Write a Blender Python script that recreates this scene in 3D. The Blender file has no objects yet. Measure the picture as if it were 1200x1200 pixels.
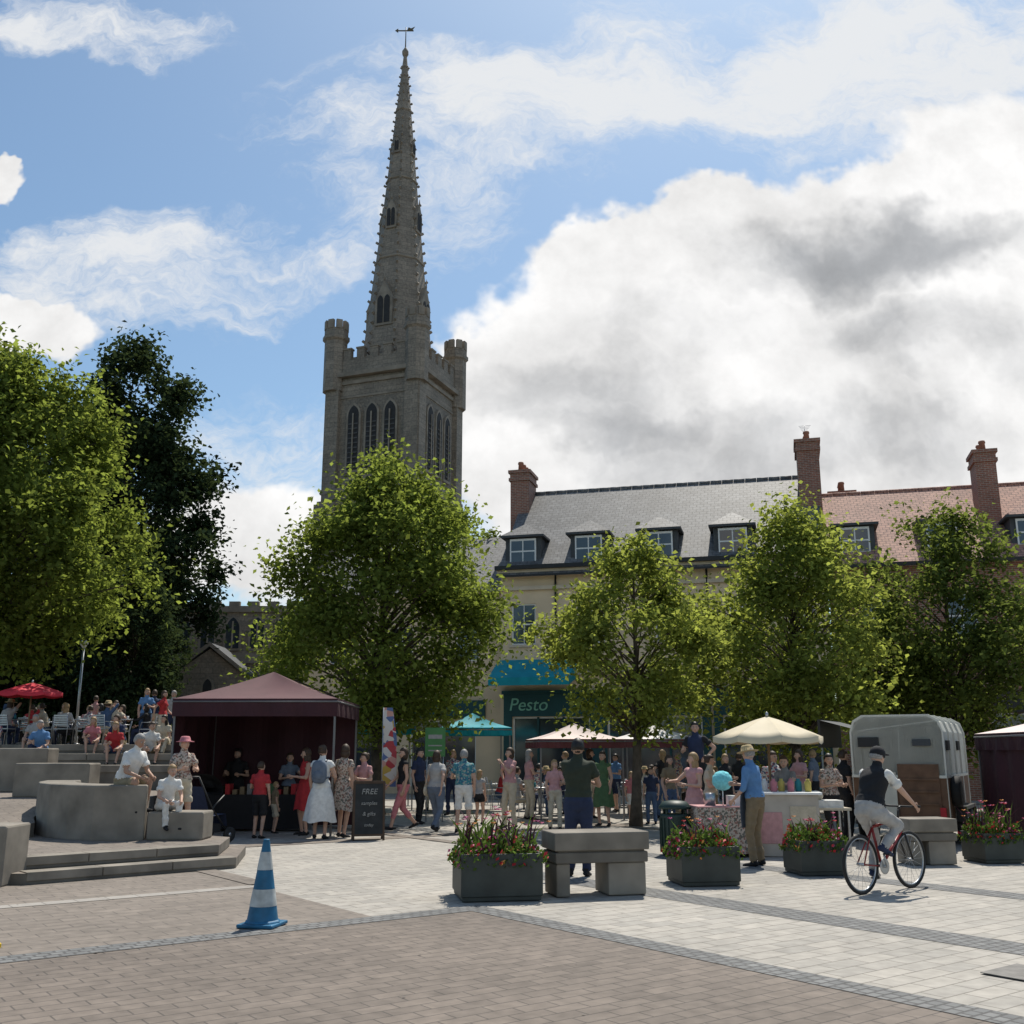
import bpy, math, random
import numpy as np
from mathutils import Vector, Matrix
random.seed(7)
rad=math.radians
scene=bpy.context.scene
COL=scene.collection

# ------------------------------------------------------------ materials
def nt(m):
    m.use_nodes=True
    t=m.node_tree
    return t,t.nodes,t.links
MC={}
def mat(name,c,rough=.7,var=.15,scale=6,metal=0,bump=0,spec=.4,coords='Object'):
    if name in MC: return MC[name]
    m=bpy.data.materials.new(name); t,n,l=nt(m)
    b=n['Principled BSDF']; b.inputs['Roughness'].default_value=rough; b.inputs['Metallic'].default_value=metal
    b.inputs['Specular IOR Level'].default_value=spec
    tc=n.new('ShaderNodeTexCoord'); no=n.new('ShaderNodeTexNoise'); no.inputs['Scale'].default_value=scale; no.inputs['Detail'].default_value=3
    l.new(tc.outputs[coords],no.inputs['Vector'])
    mr=n.new('ShaderNodeMapRange'); mr.inputs[1].default_value=.3; mr.inputs[2].default_value=.7
    mr.inputs[3].default_value=1-var; mr.inputs[4].default_value=1+var
    l.new(no.outputs['Fac'],mr.inputs[0])
    hs=n.new('ShaderNodeHueSaturation'); hs.inputs['Color'].default_value=(*c,1); l.new(mr.outputs[0],hs.inputs['Value'])
    l.new(hs.outputs[0],b.inputs['Base Color'])
    if bump:
        bp=n.new('ShaderNodeBump'); bp.inputs['Strength'].default_value=bump; bp.inputs['Distance'].default_value=.02
        l.new(no.outputs['Fac'],bp.inputs['Height']); l.new(bp.outputs[0],b.inputs['Normal'])
    MC[name]=m; return m
def brickmat(name,c1,c2,mo,bw,rh,ms,rough=.8,rot=0,bump=.4,offset=.5,stain=.25,stscale=.5):
    if name in MC: return MC[name]
    m=bpy.data.materials.new(name); t,n,l=nt(m); b=n['Principled BSDF']; b.inputs['Roughness'].default_value=rough
    b.inputs['Specular IOR Level'].default_value=.35
    uv=n.new('ShaderNodeTexCoord'); mp=n.new('ShaderNodeMapping'); mp.inputs['Rotation'].default_value=(0,0,rot)
    l.new(uv.outputs['UV'],mp.inputs[0])
    br=n.new('ShaderNodeTexBrick'); br.inputs['Scale'].default_value=1; br.inputs['Brick Width'].default_value=bw
    br.inputs['Row Height'].default_value=rh; br.inputs['Mortar Size'].default_value=ms; br.offset=offset
    br.inputs['Color1'].default_value=(*c1,1); br.inputs['Color2'].default_value=(*c2,1); br.inputs['Mortar'].default_value=(*mo,1)
    l.new(mp.outputs[0],br.inputs['Vector'])
    no=n.new('ShaderNodeTexNoise'); no.inputs['Scale'].default_value=stscale; no.inputs['Detail'].default_value=5; no.inputs['Roughness'].default_value=.65
    l.new(uv.outputs['UV'],no.inputs['Vector'])
    n2=n.new('ShaderNodeTexNoise'); n2.inputs['Scale'].default_value=7; n2.inputs['Detail'].default_value=3
    l.new(uv.outputs['UV'],n2.inputs['Vector'])
    ad=n.new('ShaderNodeMath'); ad.operation='ADD'; l.new(no.outputs['Fac'],ad.inputs[0]); l.new(n2.outputs['Fac'],ad.inputs[1])
    mr=n.new('ShaderNodeMapRange'); mr.inputs[1].default_value=.7; mr.inputs[2].default_value=1.3
    mr.inputs[3].default_value=1-stain; mr.inputs[4].default_value=1+stain; l.new(ad.outputs[0],mr.inputs[0])
    hs=n.new('ShaderNodeHueSaturation'); l.new(br.outputs['Color'],hs.inputs['Color']); l.new(mr.outputs[0],hs.inputs['Value'])
    l.new(hs.outputs[0],b.inputs['Base Color'])
    bp=n.new('ShaderNodeBump'); bp.inputs['Strength'].default_value=bump; bp.inputs['Distance'].default_value=.01; bp.invert=True
    l.new(br.outputs['Fac'],bp.inputs['Height']); l.new(bp.outputs[0],b.inputs['Normal'])
    MC[name]=m; return m
def leafmat(name,c,tc_,tr=.45):
    m=bpy.data.materials.new(name); t,n,l=nt(m); n.remove(n['Principled BSDF'])
    out=n['Material Output']; g=n.new('ShaderNodeNewGeometry')
    co=n.new('ShaderNodeTexCoord'); no=n.new('ShaderNodeTexNoise'); no.inputs['Scale'].default_value=.7; no.inputs['Detail'].default_value=1
    l.new(co.outputs['Object'],no.inputs['Vector'])
    a=n.new('ShaderNodeMath'); a.operation='ADD'; l.new(g.outputs['Random Per Island'],a.inputs[0]); l.new(no.outputs['Fac'],a.inputs[1])
    mr=n.new('ShaderNodeMapRange'); mr.inputs[1].default_value=.4; mr.inputs[2].default_value=1.5; mr.inputs[3].default_value=.55; mr.inputs[4].default_value=1.5
    l.new(a.outputs[0],mr.inputs[0])
    outs=[]
    for cc in (c,tc_):
        h=n.new('ShaderNodeHueSaturation'); h.inputs['Color'].default_value=(*cc,1); l.new(mr.outputs[0],h.inputs['Value']); outs.append(h)
    d=n.new('ShaderNodeBsdfDiffuse')
    l.new(outs[0].outputs[0],d.inputs[0])
    tr_=n.new('ShaderNodeBsdfTranslucent'); l.new(outs[1].outputs[0],tr_.inputs[0])
    mx=n.new('ShaderNodeMixShader'); mx.inputs[0].default_value=tr; l.new(d.outputs[0],mx.inputs[1]); l.new(tr_.outputs[0],mx.inputs[2])
    l.new(mx.outputs[0],out.inputs[0]); MC[name]=m; return m
def blotchmat(name,cols,scale=5,rough=.8):
    m=bpy.data.materials.new(name); t,n,l=nt(m); b=n['Principled BSDF']; b.inputs['Roughness'].default_value=rough
    tc=n.new('ShaderNodeTexCoord'); vo=n.new('ShaderNodeTexVoronoi'); vo.inputs['Scale'].default_value=scale
    l.new(tc.outputs['Object'],vo.inputs['Vector']); sx=n.new('ShaderNodeSeparateColor'); l.new(vo.outputs['Color'],sx.inputs[0])
    r=n.new('ShaderNodeValToRGB'); r.color_ramp.interpolation='CONSTANT'; el=r.color_ramp.elements
    el[0].color=(*cols[0],1); el[0].position=0; el[1].color=(*cols[1],1); el[1].position=1/len(cols)
    for i,c in enumerate(cols[2:]): e=el.new((i+2)/len(cols)); e.color=(*c,1)
    l.new(sx.outputs[0],r.inputs[0]); l.new(r.outputs[0],b.inputs['Base Color']); MC[name]=m; return m

# ------------------------------------------------------------ mesh builder
class MB:
    def __init__(s): s.v=[];s.f=[];s.mi=[];s.sm=[];s.mats=[];s.M=Matrix()
    def idx(s,m):
        if m not in s.mats: s.mats.append(m)
        return s.mats.index(m)
    def add(s,vs,fs,m,M=None,smooth=False):
        T=s.M@M if M is not None else s.M
        o=len(s.v); s.v+=[tuple(T@Vector(p)) for p in vs]; k=s.idx(m)
        for i,f in enumerate(fs):
            s.f.append([o+a for a in f]); s.mi.append(k); s.sm.append(smooth)
    def box(s,x0,x1,y0,y1,z0,z1,m,M=None):
        vs=[(x0,y0,z0),(x1,y0,z0),(x1,y1,z0),(x0,y1,z0),(x0,y0,z1),(x1,y0,z1),(x1,y1,z1),(x0,y1,z1)]
        s.add(vs,[(0,3,2,1),(4,5,6,7),(0,1,5,4),(1,2,6,5),(2,3,7,6),(3,0,4,7)],m,M)
    def cb(s,c,sz,m,M=None):
        s.box(c[0]-sz[0]/2,c[0]+sz[0]/2,c[1]-sz[1]/2,c[1]+sz[1]/2,c[2]-sz[2]/2,c[2]+sz[2]/2,m,M)
    def rings(s,rs,m,cap=True,smooth=True,closed=False):
        n=len(rs[0]); vs=[p for r in rs for p in r]; fs=[]
        R=len(rs)
        for i in range(R if closed else R-1):
            for j in range(n):
                a=i*n+j;b=i*n+(j+1)%n;c=((i+1)%R)*n+(j+1)%n;d=((i+1)%R)*n+j
                fs.append((a,b,c,d))
        if cap and not closed: fs.append(tuple(reversed(range(n)))); fs.append(tuple(range((R-1)*n,R*n)))
        s.add(vs,fs,m,None,smooth)
    def tube(s,p0,p1,r0,m,r1=None,n=8,smooth=True):
        r1=r0 if r1 is None else r1
        p0=Vector(p0);p1=Vector(p1); d=(p1-p0)
        if d.length<1e-6: return
        d.normalize(); u=d.orthogonal().normalized(); w=d.cross(u)
        rs=[[p+(u*math.cos(6.28318*j/n)+w*math.sin(6.28318*j/n))*r for j in range(n)] for p,r in ((p0,r0),(p1,r1))]
        s.rings(rs,m,True,smooth)
    def path(s,pts,r,m,n=6,closed=False):
        pts=[Vector(p) for p in pts]; N=len(pts); rs=[]; up=None
        for i,p in enumerate(pts):
            a=pts[(i-1)%N] if (closed or i>0) else p; b=pts[(i+1)%N] if (closed or i<N-1) else p
            d=(b-a).normalized()
            u=d.orthogonal().normalized() if up is None else (up-d*up.dot(d)).normalized()
            up=u; w=d.cross(u); rr=r[i] if isinstance(r,list) else r
            rs.append([p+(u*math.cos(6.28318*j/n)+w*math.sin(6.28318*j/n))*rr for j in range(n)])
        s.rings(rs,m,True,True,closed)
    def ell(s,c,r,m,nu=12,nv=8,fn=None,M=None):
        vs=[];fs=[]
        for i in range(nv+1):
            th=math.pi*i/nv
            for j in range(nu):
                ph=2*math.pi*j/nu; d=Vector((math.sin(th)*math.cos(ph),math.sin(th)*math.sin(ph),math.cos(th)))
                if fn: d=fn(d)
                vs.append((c[0]+d.x*r[0],c[1]+d.y*r[1],c[2]+d.z*r[2]))
        for i in range(nv):
            for j in range(nu):
                fs.append((i*nu+j,(i+1)*nu+j,(i+1)*nu+(j+1)%nu,i*nu+(j+1)%nu))
        s.add(vs,fs,m,M,True)
    def lathe(s,prof,c,m,n=16,smooth=True,rot=0,cap=True):
        s.rings([[(c[0]+r*math.cos(rot+6.28318*j/n),c[1]+r*math.sin(rot+6.28318*j/n),c[2]+z) for j in range(n)] for r,z in prof],m,cap,smooth)
    def prism(s,poly,z0,z1,m,mtop=None):
        n=len(poly); vs=[(x,y,z0) for x,y in poly]+[(x,y,z1) for x,y in poly]
        s.add(vs,[(i,(i+1)%n,n+(i+1)%n,n+i) for i in range(n)]+[tuple(reversed(range(n)))],m)
        s.add([(x,y,z1) for x,y in poly],[tuple(range(n))],mtop or m)
    def xz(s,poly,y0,y1,m,M=None):
        n=len(poly); vs=[(x,y0,z) for x,z in poly]+[(x,y1,z) for x,z in poly]
        s.add(vs,[tuple(range(n)),tuple(reversed(range(n,2*n)))]+[(i,n+i,n+(i+1)%n,(i+1)%n) for i in range(n)],m,M)
    def build(s,name,bevel=0,uv=True,loc=None,rz=0,parent=None):
        me=bpy.data.meshes.new(name); me.from_pydata(s.v,[],s.f)
        for m in s.mats: me.materials.append(m)
        me.polygons.foreach_set('material_index',s.mi); me.polygons.foreach_set('use_smooth',s.sm); me.update()
        if uv:
            ul=me.uv_layers.new(name='UVMap'); data=np.zeros(len(me.loops)*2)
            V=s.v
            for p in me.polygons:
                nn=p.normal
                if abs(nn.z)>.97: t=Vector((1,0,0))
                else: t=Vector((-nn.y,nn.x,0)).normalized()
                b=nn.cross(t)
                for li in p.loop_indices:
                    q=Vector(V[me.loops[li].vertex_index]); data[2*li]=q.dot(t); data[2*li+1]=q.dot(b)
            ul.data.foreach_set('uv',data)
        ob=bpy.data.objects.new(name,me); COL.objects.link(ob)
        if bevel:
            b=ob.modifiers.new('b','BEVEL'); b.width=bevel; b.segments=2; b.limit_method='ANGLE'; b.angle_limit=rad(40)
        if loc is not None: ob.location=loc
        ob.rotation_euler=(0,0,rz)
        if parent: ob.parent=parent
        return ob
class Group:
    def __init__(s,name,loc=(0,0,0),rz=0,sc=1):
        s.name=name; s.loc=loc; s.rz=rz; s.p={}; s.bev={}; s.sc=sc
    def part(s,n,bevel=0):
        if n not in s.p: s.p[n]=MB(); s.bev[n]=bevel
        return s.p[n]
    def done(s):
        e=bpy.data.objects.new(s.name,None); e.empty_display_size=.3; COL.objects.link(e); e.location=s.loc; e.rotation_euler=(0,0,s.rz); e.scale=(s.sc,)*3
        for k,b in s.p.items():
            if b.v: b.build(k,bevel=s.bev[k],parent=e)
        return e

# ------------------------------------------------------------ camera: standing at origin, eye 1.7 m
PITCH=rad(13.13)
cam=bpy.data.cameras.new('camera'); cam.lens=36; cam.sensor_width=36; cam.clip_end=6000; cam.clip_start=.1
co=bpy.data.objects.new('camera',cam); COL.objects.link(co); co.location=(0,0,1.7); co.rotation_euler=(rad(90)+PITCH,0,0)
scene.camera=co
def at(b,d):   # bearing tangent and distance from the survey station
    return (b*(.9738*d-.25)/1200.0, d)

# ------------------------------------------------------------ world
W=bpy.data.worlds.new("World"); scene.world=W; W.use_nodes=True
wt=W.node_tree; wn=wt.nodes; wl=wt.links
bg=wn['Background']; bg.inputs['Strength'].default_value=.13
SUN_AZ=rad(20); SUN_EL=rad(60)
sky=wn.new('ShaderNodeTexSky'); sky.sky_type='NISHITA'; sky.sun_disc=False; sky.sun_elevation=SUN_EL; sky.sun_rotation=SUN_AZ
sky.air_density=1.0; sky.dust_density=1.0; sky.ozone_density=1.2
tcw=wn.new('ShaderNodeTexCoord')
def wm(op,a,b=None,c=None):
    x=wn.new('ShaderNodeMath'); x.operation=op
    for i,q in enumerate((a,b,c)):
        if q is None: continue
        if isinstance(q,(int,float)): x.inputs[i].default_value=q
        else: wl.new(q,x.inputs[i])
    return x.outputs[0]
def wv(op,a,b=None,out=0):
    x=wn.new('ShaderNodeVectorMath'); x.operation=op
    for i,q in enumerate((a,b)):
        if q is None: continue
        if isinstance(q,tuple): x.inputs[i].default_value=q
        else: wl.new(q,x.inputs[i])
    return x.outputs[out]
sp=wn.new('ShaderNodeSeparateXYZ'); wl.new(tcw.outputs['Generated'],sp.inputs[0])
ay=wm('MAXIMUM',wm('ABSOLUTE',sp.outputs[1]),.12)
gx=wm('DIVIDE',sp.outputs[0],ay); gz=wm('DIVIDE',sp.outputs[2],ay)
cb=wn.new('ShaderNodeCombineXYZ'); wl.new(gx,cb.inputs[0]); wl.new(gz,cb.inputs[1]); wl.new(wm('MULTIPLY',sp.outputs[1],.3),cb.inputs[2])
P=cb.outputs[0]
def wnoise(vec,scale,detail=6,rough=.55,out='Fac'):
    x=wn.new('ShaderNodeTexNoise'); x.inputs['Scale'].default_value=scale; x.inputs['Detail'].default_value=detail; x.inputs['Roughness'].default_value=rough
    wl.new(vec,x.inputs['Vector']); return x.outputs[out]
warp=wv('SCALE',wv('SUBTRACT',wnoise(P,5,5,.6,'Color'),(.5,.5,.5)))
warp.node.inputs['Scale'].default_value=.22
PW=wv('ADD',P,warp)
sT,cT=math.sin(PITCH),math.cos(PITCH)
def skydir(ax,el):   # sky direction from offsets about a 13 degree high reference direction
    u=(ax-600)/1200; v=(600-el)/1200; k=cT-v*sT
    return (u/k,(sT+v*cT)/k)
def blobs(lst,vec):
    tot=None
    for px,py,rx,ry,w in lst:
        c=skydir(px,py); k=1/1150
        d=wv('MULTIPLY',wv('SUBTRACT',vec,(c[0],c[1],0)),(1/(rx*k),1/(ry*k),0))
        dd=wv('DOT_PRODUCT',d,d,out=1)
        v=wm('MULTIPLY',wm('MAXIMUM',wm('SUBTRACT',1.0,dd),0.0),w)
        tot=v if tot is None else wm('ADD',tot,v)
    return tot
cum=blobs([(980,350,360,190,1.3),(730,430,220,170,1.1),(1180,270,240,200,1.1),(1000,540,480,150,1.2),(620,520,150,170,.9),(860,310,170,110,.7),
           (20,400,120,60,1.3),(0,205,55,28,1.1),(290,640,150,110,1.0),(1300,450,300,300,1)],PW)
thin=blobs([(520,150,330,150,.8),(820,90,430,150,.95),(1150,60,300,150,1.0),(190,310,270,110,.85),(60,330,170,100,.5),(310,545,160,110,.8),(500,270,160,80,.5),(80,20,260,70,1.1)],PW)
rotv=wn.new('ShaderNodeMapping'); rotv.inputs['Rotation'].default_value=(0,0,rad(-28)); rotv.inputs['Scale'].default_value=(1.5,3.6,1)
wl.new(PW,rotv.inputs[0])
streak=wnoise(rotv.outputs[0],3.6,7,.7)
puff=wnoise(P,7,6,.6)
nz3=wnoise(PW,5,5,.6)
def smooth(v,a,b):
    x=wn.new('ShaderNodeMapRange'); x.interpolation_type='SMOOTHSTEP'; x.inputs[1].default_value=a; x.inputs[2].default_value=b; wl.new(v,x.inputs[0]); return x.outputs[0]
cden=wm('ADD',cum,wm('MULTIPLY',wm('SUBTRACT',puff,.5),.8))
cmask=smooth(cden,.14,.5)
tden=wm('ADD',thin,wm('MULTIPLY',wm('SUBTRACT',streak,.5),3.4))
tmask=wm('MULTIPLY',smooth(tden,.1,1.35),wm('MULTIPLY',smooth(thin,.0,.4),.93))
darkb=blobs([(1010,300,280,70,1.0),(700,460,150,70,.7),(930,520,330,70,.7),(1150,420,220,70,.5),(880,380,260,60,.35)],PW)
dk=wm('MULTIPLY',smooth(wm('ADD',darkb,wm('MULTIPLY',wm('SUBTRACT',nz3,.5),1.6)),.0,1.1),smooth(cden,.45,.95))
cc=wn.new('ShaderNodeMix'); cc.data_type='RGBA'; cc.inputs[6].default_value=(7.4,7.35,7.3,1); cc.inputs[7].default_value=(3.3,3.4,3.55,1); wl.new(dk,cc.inputs[0])
cm2=wn.new('ShaderNodeMix'); cm2.data_type='RGBA'; cm2.blend_type='MULTIPLY'; cm2.inputs[0].default_value=1
mrb=wn.new('ShaderNodeMapRange'); mrb.inputs[1].default_value=.32; mrb.inputs[2].default_value=.6; mrb.inputs[3].default_value=.78; mrb.inputs[4].default_value=1.05
wl.new(puff,mrb.inputs[0]); wl.new(cc.outputs[2],cm2.inputs[6]); wl.new(mrb.outputs[0],cm2.inputs[7])
skm=wn.new('ShaderNodeMix'); skm.data_type='RGBA'; skm.blend_type='MULTIPLY'; skm.inputs[0].default_value=1; skm.inputs[7].default_value=(.84,.97,.98,1)
wl.new(sky.outputs[0],skm.inputs[6])
m1=wn.new('ShaderNodeMix'); m1.data_type='RGBA'; wl.new(tmask,m1.inputs[0]); wl.new(skm.outputs[2],m1.inputs[6]); m1.inputs[7].default_value=(6.4,6.5,6.6,1)
m2=wn.new('ShaderNodeMix'); m2.data_type='RGBA'; wl.new(cmask,m2.inputs[0]); wl.new(m1.outputs[2],m2.inputs[6]); wl.new(cm2.outputs[2],m2.inputs[7])
wl.new(m2.outputs[2],bg.inputs['Color'])
sl=bpy.data.lights.new('sun','SUN'); sl.energy=5.0; sl.angle=rad(.5); sl.color=(1,.94,.84)
so=bpy.data.objects.new('sun',sl); COL.objects.link(so); so.location=(10,20,60)
sd=Vector((math.sin(SUN_AZ)*math.cos(SUN_EL),math.cos(SUN_AZ)*math.cos(SUN_EL),math.sin(SUN_EL)))
so.rotation_euler=sd.to_track_quat('Z','Y').to_euler()

# ------------------------------------------------------------ common materials
A1=math.atan2(.6,.8)
pav_light=brickmat('pavers_light',(.38,.35,.305),(.31,.29,.257),(.19,.175,.15),.42,.21,.008,rot=-A1,stain=.2)
pav_brown=brickmat('pavers_brown',(.185,.152,.125),(.148,.122,.101),(.085,.072,.062),.30,.15,.007,rot=-A1,stain=.26)
pav_mid=brickmat('pavers_mid',(.215,.182,.152),(.182,.155,.13),(.115,.1,.085),.40,.2,.007,rot=-A1,stain=.24)
setts=brickmat('setts_grey',(.19,.19,.185),(.14,.142,.14),(.085,.083,.08),.12,.10,.012,rot=-A1,stain=.22,bump=.6)
strip_l=brickmat('strip_light',(.34,.315,.28),(.3,.275,.245),(.2,.18,.16),.35,.35,.008,rot=-A1,stain=.12)
asph=mat('asphalt',(.07,.07,.068),.9,.2,3,bump=.3)
conc=mat('concrete',(.225,.2,.165),.85,.3,2.2,bump=.3)
conc_d=mat('concrete_dark',(.155,.14,.118),.85,.3,2.2,bump=.3)
stone=brickmat('church_stone',(.285,.242,.19),(.22,.19,.152),(.155,.135,.11),.7,.32,.012,stain=.36,stscale=.35,bump=.3)
stone_p=mat('church_stone_plain',(.27,.232,.184),.9,.28,1.2,bump=.4)
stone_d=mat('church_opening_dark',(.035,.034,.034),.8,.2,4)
louv=mat('louvre_slate',(.09,.088,.085),.8,.2,4)
cream=mat('cream_render',(.70,.555,.38),.85,.09,1.0)
trimc=mat('stone_trim',(.58,.49,.37),.8,.1,3)
slate=brickmat('slate_roof',(.11,.11,.11),(.175,.172,.168),(.065,.065,.065),.3,.2,.012,rough=.6,stain=.42,bump=.6)
tile=brickmat('clay_tile_roof',(.47,.26,.19),(.35,.19,.145),(.16,.09,.07),.25,.18,.014,rough=.75,stain=.34,bump=.8)
brick=brickmat('red_brick',(.3,.12,.08),(.22,.095,.068),(.32,.28,.23),.225,.075,.01,stain=.25,bump=.3)
white=mat('white_paint',(.78,.78,.76),.45,.05,4)
glass=mat('window_glass',(.035,.045,.055),.08,.3,1.2,spec=.9)
lead=mat('lead_dark',(.055,.06,.065),.6,.2,3)
teal=mat('teal_fabric',(.0,.27,.34),.7,.12,3)
tealp=mat('teal_paint',(.008,.06,.065),.5,.1,3)
black=mat('black_paint',(.015,.015,.016),.45,.2,5)
rubber=mat('rubber',(.02,.02,.02),.8,.2,8)
steel=mat('steel',(.42,.43,.44),.35,.1,6,metal=.8)
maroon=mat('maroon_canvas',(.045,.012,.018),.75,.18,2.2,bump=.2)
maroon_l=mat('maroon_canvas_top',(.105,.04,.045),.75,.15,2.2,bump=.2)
pinkw=mat('pink_white_canvas',(.68,.56,.52),.7,.08,2,bump=.2)  # pink-white gazebo top; on the maroon tent it paints in caught light
bark=mat('bark',(.085,.068,.05),.95,.35,7,bump=.8)

# ------------------------------------------------------------ ground
b=MB(); b.add([(-2500,-300,0),(2500,-300,0),(2500,4000,0),(-2500,4000,0)],[(0,1,2,3)],asph); b.build('ground')
b=MB(); b.add([(-45,-12,.004),(60,-12,.004),(60,58,.004),(-45,58,.004)],[(0,1,2,3)],pav_light); b.build('plaza_paving')
C=Vector((-.4,12.0,0)); a1=Vector((.8,.6,0)); a2=Vector((.6,-.8,0))
def sheet(s0,s1,t0,t1,z,m,name):
    b=MB(); b.add([C+a1*s+a2*t+Vector((0,0,z)) for s,t in ((s0,t0),(s0,t1),(s1,t1),(s1,t0))],[(0,1,2,3)],m); b.build(name)
sheet(-40,0,0,40,.008,pav_brown,'brown_block_paving')
sheet(-40,-1.2,-3.1,0,.008,pav_mid,'buff_block_paving')
sheet(-40,0.15,-.16,.16,.012,setts,'drainage_channel')
sheet(-.16,.14,.16,40,.012,setts,'drainage_channel')
sheet(-40,-1.2,-3.35,-3.1,.012,strip_l,'paving_strip')
sheet(-12,-1.2,-7.5,-3.35,.008,pav_mid,'buff_block_paving')
sheet(2.2,2.75,-2.5,40,.008,setts,'sett_band')
sheet(5.5,6.0,-30,30,.008,setts,'sett_band')
for k in range(4):
    sheet(-1.2 if k==0 else -1.2+k*5.5,-.9+k*5.5,-34,-3.4,.016,pav_mid,'paving_band')
for k in range(3):
    sheet(-6,30,-9-k*7,-8.5-k*7,.012,pav_mid,'paving_band')
x,y=at(590,8.6); g=MB(); ci=mat('cover_infill',(.17,.16,.145),.7,.25,9); g.box(-.28,.28,-.2,.2,.0,.006,ci); g.build('drain_cover',loc=(x,y,.014),rz=A1)
b=MB(); rg=random.Random(5); sp_m=mat('gum_spot',(.13,.115,.10),.8,.2,9)
for i in range(170):
    px,py=rg.uniform(-9,9),rg.uniform(6.5,24); r_=rg.uniform(.008,.02)
    b.add([(px+r_*math.cos(a*1.047)*rg.uniform(.8,1.2),py+r_*math.sin(a*1.047),.0175) for a in range(6)],[tuple(range(6))],sp_m)
b.build('paving_spots',uv=False)

# ------------------------------------------------------------ terrace
pt=pav_mid
b=MB(); b.prism([(-6.3,14.0),(-4.1,16.0),(-4.45,17.95),(-6.9,19.6),(-18,21.2),(-18,14.0)],0,.15,conc_d,pt); b.build('stone_step',bevel=.015)
b=MB(); b.prism([(-6.62,14.32),(-4.45,16.3),(-4.7,17.85),(-6.9,19.5),(-17.9,21.1),(-17.9,14.32)],.15,.30,conc_d,pt); b.build('stone_step',bevel=.015)
def coping(p0,p1,w,z,h,nm='step_nosing'):
    p0=Vector(p0);p1=Vector(p1); d=(p1-p0).normalized(); n=Vector((-d.y,d.x)); b=MB(); L=(p1-p0).length; k=max(1,round(L/.9))
    for i in range(k):
        a=p0+d*(L*i/k+.006); c=p0+d*(L*(i+1)/k-.006)
        q=[a-n*.02,c-n*.02,c+n*w,a+n*w]; b.prism([(v.x,v.y) for v in q],z-h,z+.012,conc)
    b.build(nm,bevel=.012)
coping((-6.3,14.0),(-4.1,16.0),.30,.15,.10); coping((-6.62,14.32),(-4.45,16.3),.3,.30,.10)
b=MB(); b.box(-9,-6.5,13.75,14.45,0,.76,conc); b.build('concrete_seat_block',bevel=.03)
b=MB(); b.box(-5.88,-4.98,17.2,17.8,.30,.74,conc); b.build('concrete_seat_block',bevel=.03)
pts=[(-5.92,17.22),(-6.3,17.12),(-6.75,17.15),(-7.25,17.4),(-7.75,17.8),(-8.2,18.4),(-8.55,19.1),(-8.8,20.0)]
b=MB(); rs=[]
for i,p in enumerate(pts):
    a=Vector(pts[max(0,i-1)]);c=Vector(pts[min(len(pts)-1,i+1)]); d=(c-a).normalized(); n=Vector((d.y,-d.x)); p=Vector(p); q=p+n*.62
    rs.append([(p.x,p.y,.28),(q.x,q.y,.28),(q.x,q.y,1.16),(p.x,p.y,1.16)])
b.rings(rs,conc,True,False); b.build('curved_concrete_seat',bevel=.03)
rp=[(-17,15.0),(-8.4,16.2),(-8.0,17.9),(-8.3,18.5),(-8.7,21.0),(-17,21.0)]; b=MB()
top=[(x,y,.306+max(0,(y-15.4))/5.6*.5) for x,y in rp]; b.add(top,[tuple(range(6))],pav_mid)
b.add(top+[(x,y,.28) for x,y in rp],[(i,6+i,6+(i+1)%6,(i+1)%6) for i in range(6)],conc_d); b.build('ramp_paving')
b=MB(); b.prism([(-18,21.0),(-7.2,21.0),(-7.8,25.3),(-18,25.3)],0,.8,conc_d,pt); b.build('terrace_platform',bevel=.02)
b=MB(); b.box(-9.95,-8.45,21.1,21.7,.8,1.46,conc); b.build('concrete_seat_block',bevel=.03)
b=MB(); b.box(-13.5,-10.5,23.8,24.4,.8,1.76,conc); b.build('concrete_seat_block',bevel=.03)
TZ=1.86
for (x1,y0,y1,z0,z1) in ((-7.9,25.0,27.2,0,1.36),(-8.3,27.0,29.2,0,1.62),(-8.9,29.0,56,0,TZ)):
    b=MB(); b.box(-32,x1,y0,y1,z0,z1-.004,conc_d); b.build('terrace_platform')
    b=MB(); k=14
    for i in range(k):
        b.box(x1-(i+1)*1.3+.01,x1-i*1.3-.01,y0-.03,y0+.42,z1-.16,z1+.01,conc)
    b.build('terrace_step',bevel=.015)
b=MB(); b.box(-40,-17,49,49.4,TZ-.01,TZ+2.4,brick); b.box(-40,-17,48.95,49.45,TZ+2.4,TZ+2.5,stone_p); b.build('brick_wall')

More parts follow.
